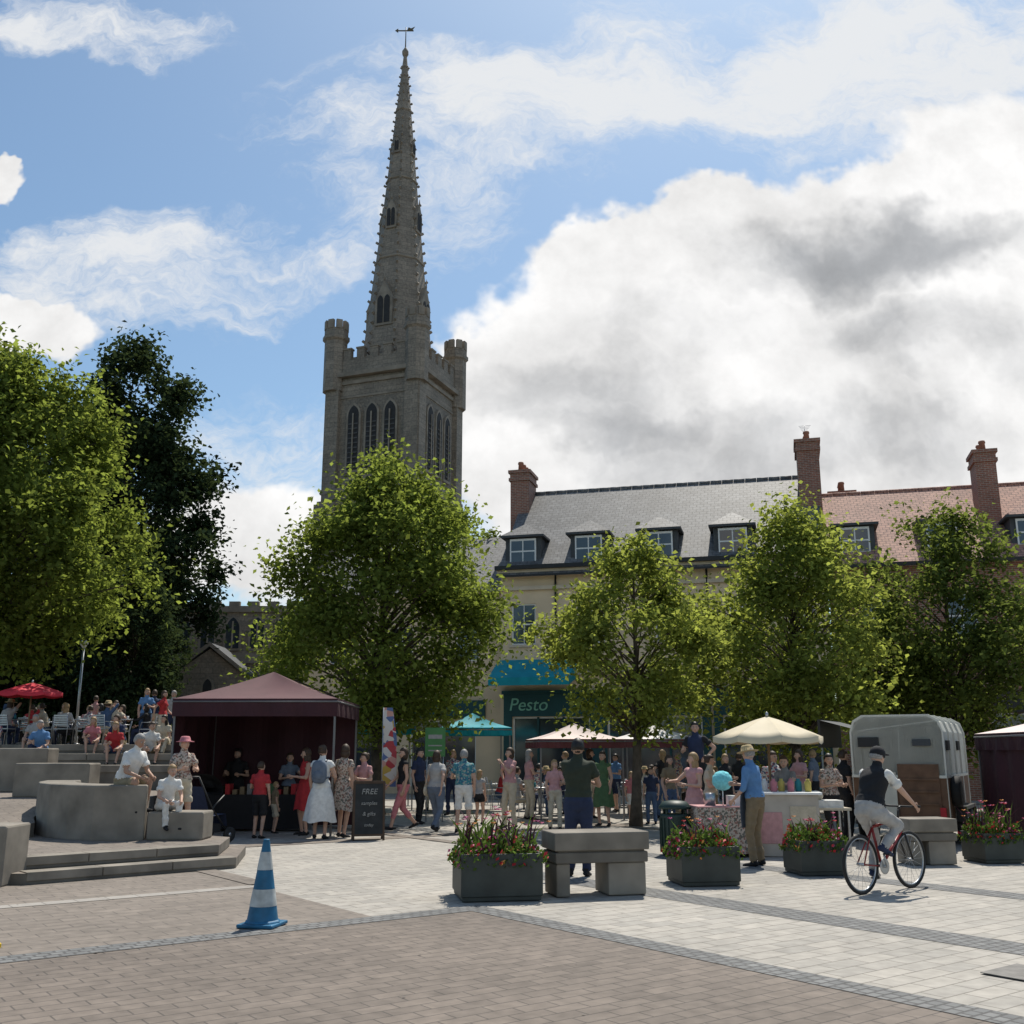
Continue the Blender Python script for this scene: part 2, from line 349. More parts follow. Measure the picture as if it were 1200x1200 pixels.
# ------------------------------------------------------------ wall with openings
def facade(wm_,w,h,ops,frame,glassm,group,z0=0,sash=True,reveal=.14,wall='walls'):
    b=group.part(wall); xs=sorted({0,w}|{o[0] for o in ops}|{o[1] for o in ops}); zs=sorted({z0,h}|{o[2] for o in ops}|{o[3] for o in ops})
    for i in range(len(xs)-1):
        for j in range(len(zs)-1):
            cx=(xs[i]+xs[i+1])/2; cz=(zs[j]+zs[j+1])/2
            if any(o[0]<cx<o[1] and o[2]<cz<o[3] for o in ops): continue
            b.add([(xs[i],0,zs[j]),(xs[i+1],0,zs[j]),(xs[i+1],0,zs[j+1]),(xs[i],0,zs[j+1])],[(0,1,2,3)],wm_)
    for o in ops:
        x0,x1,a,c=o[:4]; r=reveal
        b.add([(x0,0,a),(x0,r,a),(x0,r,c),(x0,0,c)],[(0,1,2,3)],wm_); b.add([(x1,0,a),(x1,0,c),(x1,r,c),(x1,r,a)],[(0,1,2,3)],wm_)
        b.add([(x0,0,c),(x0,r,c),(x1,r,c),(x1,0,c)],[(0,1,2,3)],wm_); b.add([(x0,0,a),(x1,0,a),(x1,r,a),(x0,r,a)],[(0,1,2,3)],wm_)
        group.part('window_glass').add([(x0,r-.01,a),(x1,r-.01,a),(x1,r-.01,c),(x0,r-.01,c)],[(0,1,2,3)],glassm)
        f=group.part('window_frames'); t=.055
        f.box(x0,x0+t,r-.07,r-.015,a,c,frame); f.box(x1-t,x1,r-.07,r-.015,a,c,frame)
        f.box(x0+t,x1-t,r-.07,r-.015,a,a+t,frame); f.box(x0+t,x1-t,r-.07,r-.015,c-t,c,frame)
        mz=(a+c)/2
        if sash and a>1:
            f.box(x0+t,x1-t,r-.065,r-.018,mz-.03,mz+.03,frame)
            f.box((x0+x1)/2-.015,(x0+x1)/2+.015,r-.055,r-.022,a+t,mz-.03,frame); f.box((x0+x1)/2-.015,(x0+x1)/2+.015,r-.055,r-.022,mz+.03,c-t,frame)
            group.part('sills').box(x0-.08,x1+.08,-.08,.02,a-.1,a-.002,trimc)
def dormer(g,xc,y,z,w,h,roofm,slope=1.0):
    d=g.part('dormer_cheeks'); L=h/slope+.9
    d.box(xc-w/2,xc+w/2,y+.02,y+L,z,z+h,lead)
    f=g.part('dormer_windows'); ww=w*.33; 
    f.box(xc-ww-.06,xc+ww+.06,y-.05,y+.01,z+.12,z+h-.14,white)
    gl=g.part('dormer_glass')
    for sx in (-1,1):
        for sz in (0,1):
            x0=xc+(0.025 if sx>0 else -ww); x1=xc+(ww if sx>0 else -.025); hh=(h-.42)/2
            gl.box(x0,x1,y-.056,y-.04,z+.19+sz*(hh+.03),z+.16+hh+sz*(hh+.03),glass)
    r=g.part('dormer_roof'); o=.16; x0,x1=xc-w/2-o,xc+w/2+o; yf=y-o-.05; zt=z+h; H=.62; yb=y+L+.4
    vs=[(x0,yf,zt),(x1,yf,zt),(x1,yb,zt),(x0,yb,zt),(xc,yf+w/2,zt+H),(xc,yb,zt+H),(x0,yf,zt-.09),(x1,yf,zt-.09),(x1,yb,zt-.09),(x0,yb,zt-.09)]
    r.add(vs,[(0,1,4),(1,2,5,4),(3,0,4,5),(2,3,5)],roofm)
    g.part('dormer_eaves').add(vs,[(6,7,1,0),(7,8,2,1),(9,6,0,3),(6,9,8,7)],lead)
def chimney(g,x0,x1,y0,y1,z0,z1,pots=3,bm=None):
    bm=bm or brick
    c=g.part('chimneys'); c.box(x0,x1,y0,y1,z0,z1-.5,bm); c.box(x0-.07,x1+.07,y0-.07,y1+.07,z1-.5,z1-.36,bm)
    c.box(x0-.02,x1+.02,y0-.02,y1+.02,z1-.36,z1-.14,bm); c.box(x0-.09,x1+.09,y0-.09,y1+.09,z1-.14,z1,bm)
    for i in range(pots):
        xx=(x0+x1)/2; yy=y0+(i+.5)*(y1-y0)/pots
        g.part('chimney_pots').lathe([(.13,0),(.11,.3),(.14,.34),(.12,.42)],(xx,yy,z1),mat('chimney_pot',(.3,.14,.09),.8,.15,4),10)

FA=math.atan2(-3.2,12.1)
g=Group('cream_terraced_building',(-.45,41.5,0),FA); Wd=12.75; E=9.0
ops=[]
for xc in (.95,3.75,6.75,9.6,11.8): ops.append((xc-.5,xc+.5,5.85,7.5))
shops=[(.5,3.6),(4.3,7.9),(8.7,12.2)]
for a,c in shops: ops.append((a,c,.35,3.0))
facade(cream,Wd,E,ops,white,glass,g)
for a,c in shops:
    s=g.part('shopfronts'); s.box(a-.35,a-.02,-.1,.0,0,3.9,tealp); s.box(c+.02,c+.35,-.1,-.0,0,3.9,tealp); s.box(a-.02,c+.02,-.12,-.0,3.02,3.9,tealp)
    s.box(a-.4,c+.4,-.25,-.0,3.9,4.02,tealp)
    for q in (.33,.66): s.box(a+(c-a)*q-.04,a+(c-a)*q+.04,.02,.12,.35,3.0,tealp)
    s.box(a,c,.0,.06,0,.35,tealp)
aw=g.part('awning')
aw.add([(-.1,-.0,5.25),(3.1,-.0,5.25),(3.1,-1.5,4.45),(-.1,-1.5,4.45),(3.1,-1.5,4.15),(-.1,-1.5,4.15),(-.1,0,4.5),(3.1,0,4.5)],[(0,3,2,1),(3,5,4,2),(0,6,5,3),(1,2,4,7)],teal)
g.part('cornice').box(-.1,Wd+.02,-.16,-.0,4.02+.6,4.75,trimc)
g.part('cornice').box(-.1,Wd+.02,-.13,-.0,8.05,8.2,trimc)
g.part('cornice').box(-.1,Wd+.02,-.3,-.0,8.72,8.98,trimc)
g.part('gutter').box(-.15,Wd+.05,-.48,-.3,8.86,9.02,black)
for xx in (2.3,8.3): g.part('downpipes').tube((xx,-.1,4.8),(xx,-.1,8.86),.04,black)
sw=g.part('walls'); D=9
sw.add([(0,0,0),(0,D,0),(0,D,E),(0,D/2,E+4.25),(0,0,E)],[(0,4,3,2,1)],cream)
sw.add([(Wd,0,0),(Wd,D,0),(Wd,D,E),(Wd,D/2,E+4.25),(Wd,0,E)],[(0,1,2,3,4)],brick)
rf=g.part('roof'); z0=E-.02;zr=E+4.25
rf.add([(-.1,-.42,z0-.35),(Wd+.05,-.42,z0-.35),(Wd+.05,D/2,zr),(-.1,D/2,zr)],[(0,1,2,3)],slate)
rf.add([(-.1,D+.4,z0-.35),(Wd+.05,D+.4,z0-.35),(Wd+.05,D/2,zr),(-.1,D/2,zr)],[(3,2,1,0)],slate)
rf.add([(-.1,-.42,z0-.35),(-.1,-.42,z0-.43),(Wd+.05,-.42,z0-.43),(Wd+.05,-.42,z0-.35)],[(0,1,2,3)],black)
nr=26
for i in range(nr): g.part('ridge_tiles').tube((-.1+(Wd+.15)*i/nr+.01,D/2,zr-.03),(-.1+(Wd+.15)*(i+1)/nr-.01,D/2,zr-.03),.10,slate,n=8)
for i,xc in enumerate((.85,3.6,6.45,9.35)): dormer(g,xc,.35,E+.1,1.5,1.3,slate,.94)
chimney(g,-.45,.4,3.2,4.6,E+2.0,14.05,3)
chimney(g,Wd-.72,Wd+.16,2.6,4.0,E+1.5,14.35,2)
g.part('aerial').tube((Wd-.3,3.9,14.3),(Wd-.3,3.9,15.3),.012,steel); 
for q in range(5): g.part('aerial').tube((Wd-.55+q*.04,3.5+q*.2,15.2),(Wd-.05-q*.04,3.5+q*.2,15.2),.008,steel)
def text(body,size,m,parent,loc,rot,nm):
    cu=bpy.data.curves.new(nm,'FONT'); cu.body=body; cu.size=size; cu.extrude=.008; cu.align_x='CENTER'; cu.shear=.2
    o=bpy.data.objects.new(nm,cu); COL.objects.link(o); cu.materials.append(m); o.parent=parent; o.location=loc; o.rotation_euler=rot; return o
e=g.done()
signm=mat('sign_mint',(.22,.5,.38),.5,.05,3)
text('Pesto',.7,signm,e,(1.15,-.14,3.25),(rad(90),0,rad(0)),'sign_lettering')
ca,sa=math.cos(FA),math.sin(FA)
def fpos(x,y=0): return (-.45+x*ca-y*sa,41.5+x*sa+y*ca,0)
g=Group('red_brick_terraced_building',fpos(Wd+.06,.05),FA); W2=19; E2=8.75
ops=[(xc-.5,xc+.5,5.7,7.3) for xc in (1.6,4.6,7.6,10.6,13.6,16.6)]+[(a,a+3.4,.35,3.0) for a in (.8,5.2,9.6,14)]
facade(brick,W2,E2,ops,white,glass,g)
for a in (.8,5.2,9.6,14):
    g.part('shopfronts').box(a-.3,a+3.7,-.12,-.0,3.02,3.8,black)
g.part('cornice').box(0,W2,-.2,-.0,8.4,8.6,trimc)
D=8;zr=E2+3.5
g.part('roof').add([(0.05,-.42,E2-.3),(W2,-.42,E2-.3),(W2,D/2,zr),(0.05,D/2,zr)],[(0,1,2,3)],tile)
g.part('roof').add([(0.05,D+.4,E2-.3),(W2,D+.4,E2-.3),(W2,D/2,zr),(0.05,D/2,zr)],[(3,2,1,0)],tile)
g.part('walls').add([(W2,0,0),(W2,D,0),(W2,D,E2),(W2,D/2,E2+3.5),(W2,0,E2)],[(0,1,2,3,4)],brick)
g.part('gutter').box(0.05,W2,-.5,-.38,E2-.4,E2-.26,black)
for i in range(34): g.part('ridge_tiles').tube((.06+i*.557,D/2,zr-.03),(.6+i*.557,D/2,zr-.03),.10,tile,n=8)
for xc in (1.1,4.2,7.3,10.4,13.5): dormer(g,xc,.35,E2+.15,1.45,1.28,tile,.9)
chimney(g,5.85,6.6,1.7,2.9,E2+1.2,13.15,2); chimney(g,.5,1.5,4.3,5.2,zr-.6,zr+.2,3); chimney(g,14.4,15.3,3,4.2,E2+1.5,13.6,2)
g.done()
g=Group('slate_roofed_house',fpos(-9.0,.6),FA); W3=8.85;E3=8.4
facade(cream,W3,E3,[(1.2,2.2,5.3,6.8),(4,5,5.3,6.8),(6.9,7.9,5.3,6.8),(1,3.6,.3,2.9),(5,7.8,.3,2.9)],white,glass,g)
g.part('roof').add([(-.1,-.35,E3-.3),(W3,-.35,E3-.3),(W3,4,E3+2.9),(-.1,4,E3+2.9)],[(0,1,2,3)],slate)
g.part('roof').add([(-.1,8.3,E3-.3),(W3,8.3,E3-.3),(W3,4,E3+2.9),(-.1,4,E3+2.9)],[(3,2,1,0)],slate)
g.part('walls').add([(0,0,0),(0,8,0),(0,8,E3),(0,4,E3+2.85),(0,0,E3)],[(0,4,3,2,1)],cream)
g.part('shopfronts').box(.5,8.2,-.14,-.0,3.0,3.7,tealp)
g.part('cornice').box(0,W3,-.14,0,8.0,8.18,trimc)
g.done()

# ------------------------------------------------------------ church
TA=-21
g=Group('church',(-8.3,69.5,0),rad(TA)); T=g.part('tower')
def arch_poly(w,h,n=6,z0=0,xc=0):
    R=w*1.0; hs=h-R*math.sin(math.acos(.5)); pts=[(xc-w/2,z0),(xc+w/2,z0),(xc+w/2,z0+hs)]
    for i in range(1,n+1):
        a=math.acos(.5)*i/n; pts.append((xc-w/2+R*math.cos(a),z0+hs+R*math.sin(a)))
    for i in range(n-1,-1,-1):
        a=math.acos(.5)*i/n; pts.append((xc+w/2-R*math.cos(a),z0+hs+R*math.sin(a)))
    return pts
hw=3.3
T.box(-hw-.35,hw+.35,-hw-.35,hw+.35,0,10,stone); T.box(-hw-.2,hw+.2,-hw-.2,hw+.2,10,18.8,stone); T.box(-hw,hw,-hw,hw,18.8,28.4,stone)
S=g.part('string_courses')
for z,o,h in ((10,.5,.35),(18.6,.38,.35),(26.9,.42,.3),(26.4,.12,.25),(25.4,.06,.15)):
    S.box(-hw-o,hw+o,-hw-o,hw+o,z,z+h,stone_p)
B=g.part('buttresses')
for sx in (-1,1):
    for sy in (-1,1):
        for (z0,z1,p,ww) in ((0,9.5,1.25,1.5),(9.5,18,.9,1.3),(18,26.2,.35,1.0)):
            for ax in (0,1):
                x0=sx*(hw-ww+.25); x1=sx*(hw+.25); y0=sy*hw*.9; y1=sy*(hw+p)
                a,b_,c,d=(min(x0,x1),max(x0,x1),min(y0,y1),max(y0,y1))
                if ax: a,b_,c,d=c,d,a,b_
                B.box(a+.003*ax,b_-.004*ax,c,d,z0,z1,stone)
        tx,ty=sx*(hw-.12),sy*(hw-.12)
        tr=g.part('turrets'); tr.lathe([(.80,26.0),(.80,29.7),(.95,29.85),(.95,30.1),(.84,30.15),(.84,30.6)],(tx,ty,0),stone,8,False,rad(22.5))
        for k in range(8):
            a=rad(45*k); M=Matrix.Translation((tx+.72*math.cos(a),ty+.72*math.sin(a),30.9))@Matrix.Rotation(a,4,'Z')
            tr.cb((0,0,0),(.22,.42,.65),stone_p,M)
pp=g.part('parapet')
for k in range(4):
    M=Matrix.Rotation(rad(90*k),4,'Z')
    pp.box(-hw+.6,hw-.6,-hw-.12,-hw+.22,27.2,28.2,stone,M)
    for i in range(5):
        x=-2.1+i*1.05; pp.box(x-.30,x+.30,-hw-.12,-hw+.22,28.2,28.95,stone,M); pp.box(x-.35,x+.35,-hw-.17,-hw+.27,28.95,29.07,stone_p,M)
    for xc in (-1.4,0,1.4):
        o=arch_poly(1.12,5.0,7,20.0,xc); g.part('belfry_surrounds').xz(o,-hw-.16,-hw+.02,stone_p,M)
        i_=arch_poly(.82,4.6,7,20.2,xc); g.part('belfry_openings').xz(i_,-hw-.175,-hw-.162,stone_d,M)
        for zz in range(10): g.part('belfry_louvres').box(xc-.36,xc+.36,-hw-.22,-hw-.18,20.35+zz*.34,20.44+zz*.34,louv,M)
        g.part('belfry_mullions').box(xc-.05,xc+.05,-hw-.26,-hw-.225,20.2,24.2,stone_p,M)
    g.part('lower_openings').xz(arch_poly(1.2,3.2,6,12.5,0),-hw-.26,-hw-.21,stone_d,M)
    g.part('tower_bands').box(-hw+.9,hw-.9,-hw-.06,-hw+.01,19.2,19.45,stone_p,M)
sp_=g.part('spire'); R0=2.62; zb=28.2; zt=54.4
sp_.lathe([(R0,zb),(R0*.5,zb+(zt-zb)*.5),(.12,zt)],(0,0,0),stone,8,False,rad(22.5))
ck=g.part('crockets')
for k in range(8):
    a=rad(22.5+45*k)
    for i in range(1,33):
        f=i/33.5; r=R0+(.12-R0)*f+.05; z=zb+(zt-zb)*f
        M=Matrix.Translation((r*math.cos(a),r*math.sin(a),z))@Matrix.Rotation(a,4,'Z')@Matrix.Rotation(rad(-35),4,'Y')
        s_=.15*(1-.4*f); ck.cb((0,0,0),(s_*1.6,s_,s_*1.2),stone_p,M)
for z in (36.5,43.2,49.3):
    f=(z-zb)/(zt-zb); r=R0+(.12-R0)*f; sp_.lathe([(r+.0,z),(r+.05,z+.06),(r+.04,z+.16),(r-.02,z+.2)],(0,0,0),stone_p,8,False,rad(22.5))
lu=g.part('lucarnes')
for k in range(4):
    for (z,w,h,off) in ((31.0,1.35,3.1,0),(38.9,.85,2.1,0),(45.4,.45,1.2,0)):
        f=(z-zb)/(zt-zb); ap=(R0+(.12-R0)*f)*math.cos(rad(22.5))
        M=Matrix.Rotation(rad(90*k),4,'Z')
        lu.xz([(-w/2,z),(w/2,z),(w/2,z+h*.66),(0,z+h*1.12),(-w/2,z+h*.66)],-ap-.08,-ap*.55,stone_p,M)
        for sx in (-1,1):
            g.part('lucarne_openings').xz(arch_poly(w*.33,h*.68,5,z+.18,sx*w*.2),-ap-.11,-ap-.085,stone_d,M)
        g.part('lucarne_gables').tube(M@Vector((0,-ap-.05,z+h*1.1)),M@Vector((0,-ap-.05,z+h*1.32)),.07,stone_p,.02,6)
fi=g.part('weathervane'); gold=mat('gilt_metal',(.12,.1,.06),.5,.2,5,metal=.6)
fi.lathe([(.12,54.2),(.26,54.5),(.26,54.7),(.12,54.95),(.05,55.1)],(0,0,0),stone_p,8)
fi.tube((0,0,55.0),(0,0,56.9),.05,gold,.03); fi.M=Matrix.Rotation(rad(-TA),4,'Z')
fi.box(-.6,.6,-.03,.03,56.55,56.63,gold); fi.xz([(.1,56.63),(.5,56.63),(.7,56.95),(.4,56.8),(.2,56.9)],-.02,.02,gold); fi.xz([(-.6,56.4),(-.85,56.6),(-.6,56.78)],-.02,.02,gold)
def NM(nm): q=g.part(nm); q.M=Matrix.Rotation(rad(-TA),4,'Z'); return q
N=NM('nave_walls')
N.box(-19,-5.2,-3,16,0,10.9,stone)
N.box(-18,-5.6,-6.5,-3.01,0,7.2,stone)
for i in range(11): NM('nave_parapet').box(-18.9+i*1.25,-18.2+i*1.25,-3.1,-2.8,10.9,11.2,stone_p)
NM('nave_parapet').box(-19.1,-5.2,-3.15,-2.85,10.5,10.899,stone_p); NM('nave_parapet').box(-18.1,-5.6,-6.65,-6.3,6.9,7.5,stone_p)
for i in range(8):
    xc=-17.8+i*1.6
    NM('nave_surrounds').xz(arch_poly(1.15,2.3,5,8.0,xc),-3.12,-3.02,stone_p); NM('nave_windows').xz(arch_poly(.85,2.0,5,8.15,xc),-3.15,-3.122,glass)
    NM('nave_mullions').box(xc-.05,xc+.05,-3.2,-3.152,8.15,9.9,stone_p)
for i in range(6):
    xc=-17.6+i*2.1
    if i not in (3,4):
        NM('nave_surrounds').xz(arch_poly(1.6,3.6,5,2.4,xc),-6.62,-6.52,stone_p); NM('nave_windows').xz(arch_poly(1.3,3.3,5,2.5,xc),-6.65,-6.622,glass)
        for q in (-.22,.22): NM('nave_mullions').box(xc+q-.05,xc+q+.05,-6.7,-6.652,2.5,5,stone_p)
    NM('nave_buttresses').box(xc+.85,xc+1.2,-7.3,-6.5,0,6.2,stone)
pxc=-9.3
NM('porch').xz([(pxc-2.1,0),(pxc+2.1,0),(pxc+2.1,6.0),(pxc,7.5),(pxc-2.1,6.0)],-9.5,-6.4,stone)
for sx in (-1,1):
    NM('porch_coping').add([(pxc+sx*2.25,-9.65,5.9),(pxc+sx*2.25,-6.4,5.9),(pxc,-6.4,7.65),(pxc,-9.65,7.65),(pxc+sx*2.25,-9.65,6.1),(pxc+sx*2.25,-6.4,6.1),(pxc,-6.4,7.85),(pxc,-9.65,7.85)],[(0,1,2,3),(4,7,6,5),(0,3,7,4),(0,4,5,1)],lead)
    NM('porch_gable').add([(pxc+sx*2.27,-9.72,5.88),(pxc,-9.72,7.63),(pxc,-9.72,7.9),(pxc+sx*2.27,-9.72,6.15)],[(0,1,2,3)],stone_p)
    NM('porch_buttresses').box(pxc+sx*2-.3,pxc+sx*2+.3,-9.9,-9.2,0,4.9,stone)
NM('porch_surround').xz(arch_poly(2.2,3.9,7,0,pxc),-9.62,-9.52,stone_p); NM('porch_doorway').xz(arch_poly(1.8,3.5,7,0,pxc),-9.65,-9.622,stone_d)
NM('porch_surround').xz(arch_poly(.8,1.3,7,4.6,pxc),-9.62,-9.52,stone_p); NM('porch_doorway').xz(arch_poly(.5,1.0,7,4.75,pxc),-9.65,-9.622,stone_d)
g.done()

# ------------------------------------------------------------ trees: trunk, limbs, twigs carrying leaves
def tree(name,pos,H,R,th,nl,ls,lm,seed,squash=1.0,wide=.62,K=90,tw=.26,top=.10,droop=.25):
    rng=np.random.RandomState(seed)
    ch=H-th
    dirs=rng.normal(size=(14,3)); dirs/=np.linalg.norm(dirs,axis=1)[:,None]; amp=rng.uniform(-.42,.28,14)
    def prof(t): return max(top*(1-t),math.sin(math.pi*min(1,max(0,t))**wide)**.75)
    cl=[]; tries=0
    while len(cl)<K and tries<40000:
        tries+=1
        t=rng.uniform(0,1); a=rng.uniform(0,2*math.pi); q=math.sqrt(rng.uniform(.03,1))
        d=np.array([math.cos(a),math.sin(a),(t-.45)*1.6]); d/=np.linalg.norm(d)
        m=1+(amp*np.maximum(0,dirs@d)**4).sum()
        if rng.uniform()>prof(t)**1.1+.08: continue
        r=R*prof(t)*q*m*.86
        cl.append((r*math.cos(a),r*math.sin(a)*squash,th+ch*(t*.93+.02)*(1+.05*(m-1)),q))
    cl=np.array(cl)
    b=MB(); lean=rng.uniform(-.15,.15,2); tp=[]; rr=[]
    n=9; tr=.0185*H
    for i in range(n):
        f=i/(n-1); tp.append((lean[0]*f*f+.05*math.sin(5*f+seed),lean[1]*f*f+.05*math.cos(4*f+seed),-.1+f*(th+ch*.8))); rr.append(tr*(1.35 if i==0 else 1)*(1-.88*f))
    b.path(tp,rr,bark,8)
    for i in range(len(cl)):
        c=Vector(cl[i][:3]); f=max(.25,min(.97,(c.z-.45*math.hypot(c.x,c.y)-ch*.06)/(th+ch*.8))); k=f*(n-1); j=int(k)
        p=Vector(tp[j]).lerp(Vector(tp[min(n-1,j+1)]),k-j); r0=tr*(1-.85*f)*.42
        m=p.lerp(c,.5)+Vector((0,0,.10*(c-p).length))
        b.path([p,m,c],[r0,r0*.6,.012],bark,5)
    LPT=14; NT=max(1,int(nl/LPT/len(cl)))
    ctr=np.array([0,0,th+ch*.35]); P_=[];O=[]
    for c in cl:
        k=max(2,int(NT*rng.uniform(.45,1.5)))
        out=c[:3]-ctr; out/=np.linalg.norm(out)+1e-6
        d=rng.normal(size=(k,3))*.8+out*.75+np.array([0,0,.1]); d/=np.linalg.norm(d,axis=1)[:,None]
        L=R*tw*rng.uniform(.35,1.35,size=(k,1)); st=c[:3]+rng.normal(size=(k,3))*R*.055
        for q in range(LPT):
            f=(q+.5)/LPT; p=st+d*L*f; p[:,2]-=(f*f)*L[:,0]*droop
            P_.append(p+rng.normal(size=(k,3))*(.035*R*tw/.26+ls*.25)); O.append(d+np.array([0,0,.3]))
    P_=np.concatenate(P_); O=np.concatenate(O); n_=len(P_)
    nrm=O*.25+rng.normal(size=(n_,3))*.6+np.array([0,0,.65]); nrm/=np.linalg.norm(nrm,axis=1)[:,None]
    rv=rng.normal(size=(n_,3)); u=np.cross(nrm,rv); u/=np.linalg.norm(u,axis=1)[:,None]; w=np.cross(nrm,u)
    s=ls*rng.uniform(.55,1.3,size=(n_,1))
    vs=np.stack([P_-u*s*.5,P_+w*s*.36+nrm*s*.08,P_+u*s*.55-nrm*s*.12,P_-w*s*.36+nrm*s*.08],axis=1).reshape(-1,3)
    tv=np.array(b.v); nt_=len(tv); allv=np.concatenate([tv,vs])
    loops_t=[i for f in b.f for i in f]
    me=bpy.data.meshes.new(name)
    nf=len(b.f)+n_; nL=len(loops_t)+4*n_
    me.vertices.add(len(allv)); me.vertices.foreach_set('co',allv.ravel())
    me.loops.add(nL); me.loops.foreach_set('vertex_index',np.concatenate([np.array(loops_t,dtype=np.int32),np.arange(4*n_,dtype=np.int32)+nt_]))
    me.polygons.add(nf); st=[];k=0
    for f in b.f: st.append(k);k+=len(f)
    st=np.concatenate([np.array(st,dtype=np.int32),np.arange(n_,dtype=np.int32)*4+k]); me.polygons.foreach_set('loop_start',st)
    tot=np.concatenate([np.array([len(f) for f in b.f],dtype=np.int32),np.full(n_,4,dtype=np.int32)]); me.polygons.foreach_set('loop_total',tot)
    me.materials.append(bark); me.materials.append(lm)
    me.polygons.foreach_set('material_index',np.concatenate([np.zeros(len(b.f),dtype=np.int32),np.ones(n_,dtype=np.int32)]))
    me.update(calc_edges=True); me.validate()
    ob=bpy.data.objects.new(name,me); COL.objects.link(ob); ob.location=pos; return ob
lf_a=leafmat('leaves_lime',(.105,.135,.035),(.27,.33,.055),.48)
lf_b=leafmat('leaves_yellowgreen',(.125,.155,.042),(.35,.395,.07),.5)
lf_d=leafmat('leaves_dark',(.032,.048,.024),(.06,.085,.028),.3)
lf_m=leafmat('leaves_mid',(.08,.105,.03),(.20,.25,.045),.45)
x,y=at(-158,29); tree('lime_tree',(x,y,0),10.4,4.3,2.5,44000,.155,lf_a,3,K=110)
x,y=at(146,24.5); tree('lime_tree',(x,y,0),7.1,2.5,2.3,16000,.135,lf_b,12,K=62,wide=.75)
x,y=at(338,28.5); tree('lime_tree',(x,y,0),8.7,3.8,2.1,31000,.15,lf_b,23,K=95)
x,y=at(530,30.5); tree('lime_tree',(x,y,0),9.2,3.5,1.9,31000,.155,lf_m,35,K=95)
x,y=at(-640,32); tree('lime_tree',(x,y,TZ),13.6,5.1,3.0,58000,.19,lf_a,41,K=130,tw=.22)
x,y=at(-482,50); tree('dark_cypress_tree',(x,y,TZ),22.0,5.2,1.5,62000,.27,lf_d,57,K=150,wide=.8,tw=.24,top=.3)
x,y=at(-570,56); tree('dark_cypress_tree',(x,y,TZ),20.5,6.0,1.5,45000,.3,lf_d,58,K=110,wide=.8)
x,y=at(-455,42); tree('holm_oak_tree',(x,y,TZ),7.6,3.2,.8,24000,.19,lf_d,61,K=80)
x,y=at(-62,50); tree('lime_tree',(x,y,0),13.2,3.6,3.5,20000,.22,lf_a,66,K=70)
x,y=at(-30,47); tree('ash_tree',(x,y,0),12.0,2.4,3.5,9000,.22,lf_m,67,K=36)
x,y=at(-590,44); tree('holm_oak_tree',(x,y,TZ),10,5,.8,30000,.24,lf_d,69,K=80)
x,y=at(-525,60); tree('holm_oak_tree',(x,y,0),13,6,.8,26000,.3,lf_d,71,K=80)

# ------------------------------------------------------------ people
SK=mat('skin',(.50,.31,.225),.55,.06,20); SK2=mat('skin_tan',(.38,.225,.155),.55,.06,20)
HB=mat('hair_brown',(.05,.03,.018),.6,.3,60); HBl=mat('hair_blonde',(.30,.2,.1),.6,.3,60); HG=mat('hair_grey',(.27,.26,.25),.6,.3,60); HK=mat('hair_dark',(.015,.012,.01),.5,.3,60)
EY=mat('eye_dark',(.02,.015,.012),.3,.1,5); EW=mat('eye_white',(.7,.68,.65),.3,.02,5); LIP=mat('lips',(.4,.14,.12),.5,.05,5)
def cloth(n,c,v=.12): return mat('cloth_'+n,c,.85,v,14,bump=.3)
cl={k:cloth(k,c) for k,c in dict(red=(.42,.03,.035),navy=(.02,.03,.07),black=(.014,.014,.016),white=(.66,.65,.62),cream=(.48,.42,.32),khaki=(.26,.21,.13),
 olive=(.03,.038,.024),denim=(.05,.09,.17),teal=(.03,.2,.22),pink=(.5,.18,.2),grey=(.2,.2,.2),lgrey=(.36,.35,.34),blue=(.1,.22,.42),tan=(.2,.15,.09),green=(.07,.13,.06),
 slate=(.12,.15,.2),rose=(.5,.27,.27),straw=(.42,.32,.17),yellow=(.5,.4,.1)).items()}
cl['floral']=blotchmat('cloth_floral',[(.45,.38,.32),(.25,.13,.1),(.4,.33,.27),(.12,.12,.1),(.5,.42,.36)],38)
cl['tropical']=blotchmat('cloth_tropical',[(.04,.2,.24),(.03,.12,.2),(.1,.28,.28),(.3,.33,.3)],30)
cl['stripe']=blotchmat('cloth_print',[(.5,.5,.48),(.05,.08,.16),(.5,.5,.48),(.35,.1,.1)],34)
def capsule(b,p0,p1,r0,r1,m,n=12,sx=1,k=3):
    p0=Vector(p0);p1=Vector(p1); d=p1-p0
    if d.length<1e-5: d=Vector((0,0,1e-4))
    D=d.normalized(); u=Vector((1,0,0))-D*D.x
    if u.length<.1: u=Vector((0,1,0))-D*D.y
    u.normalize(); w=D.cross(u); rs=[]
    def ring(c,r): return [c+(u*math.cos(6.28318*j/n)*sx+w*math.sin(6.28318*j/n))*r for j in range(n)]
    for i in range(1,k+1):
        a=math.pi/2*i/k; rs.append(ring(p0-D*r0*math.cos(a),r0*math.sin(a)))
    for i in range(k,0,-1):
        a=math.pi/2*i/k; rs.append(ring(p1+D*r1*math.cos(a),r1*math.sin(a)))
    b.rings(rs,m,True,True)
def ik(a,c,l1,l2,pole):
    d=c-a; L=d.length
    if L>l1+l2-.004: c=a+d.normalized()*(l1+l2-.004); d=c-a; L=d.length
    x=(l1*l1-l2*l2+L*L)/(2*L); h=math.sqrt(max(0,l1*l1-x*x)); D=d.normalized(); p=(pole-D*pole.dot(D)).normalized()
    return a+D*x+p*h,c
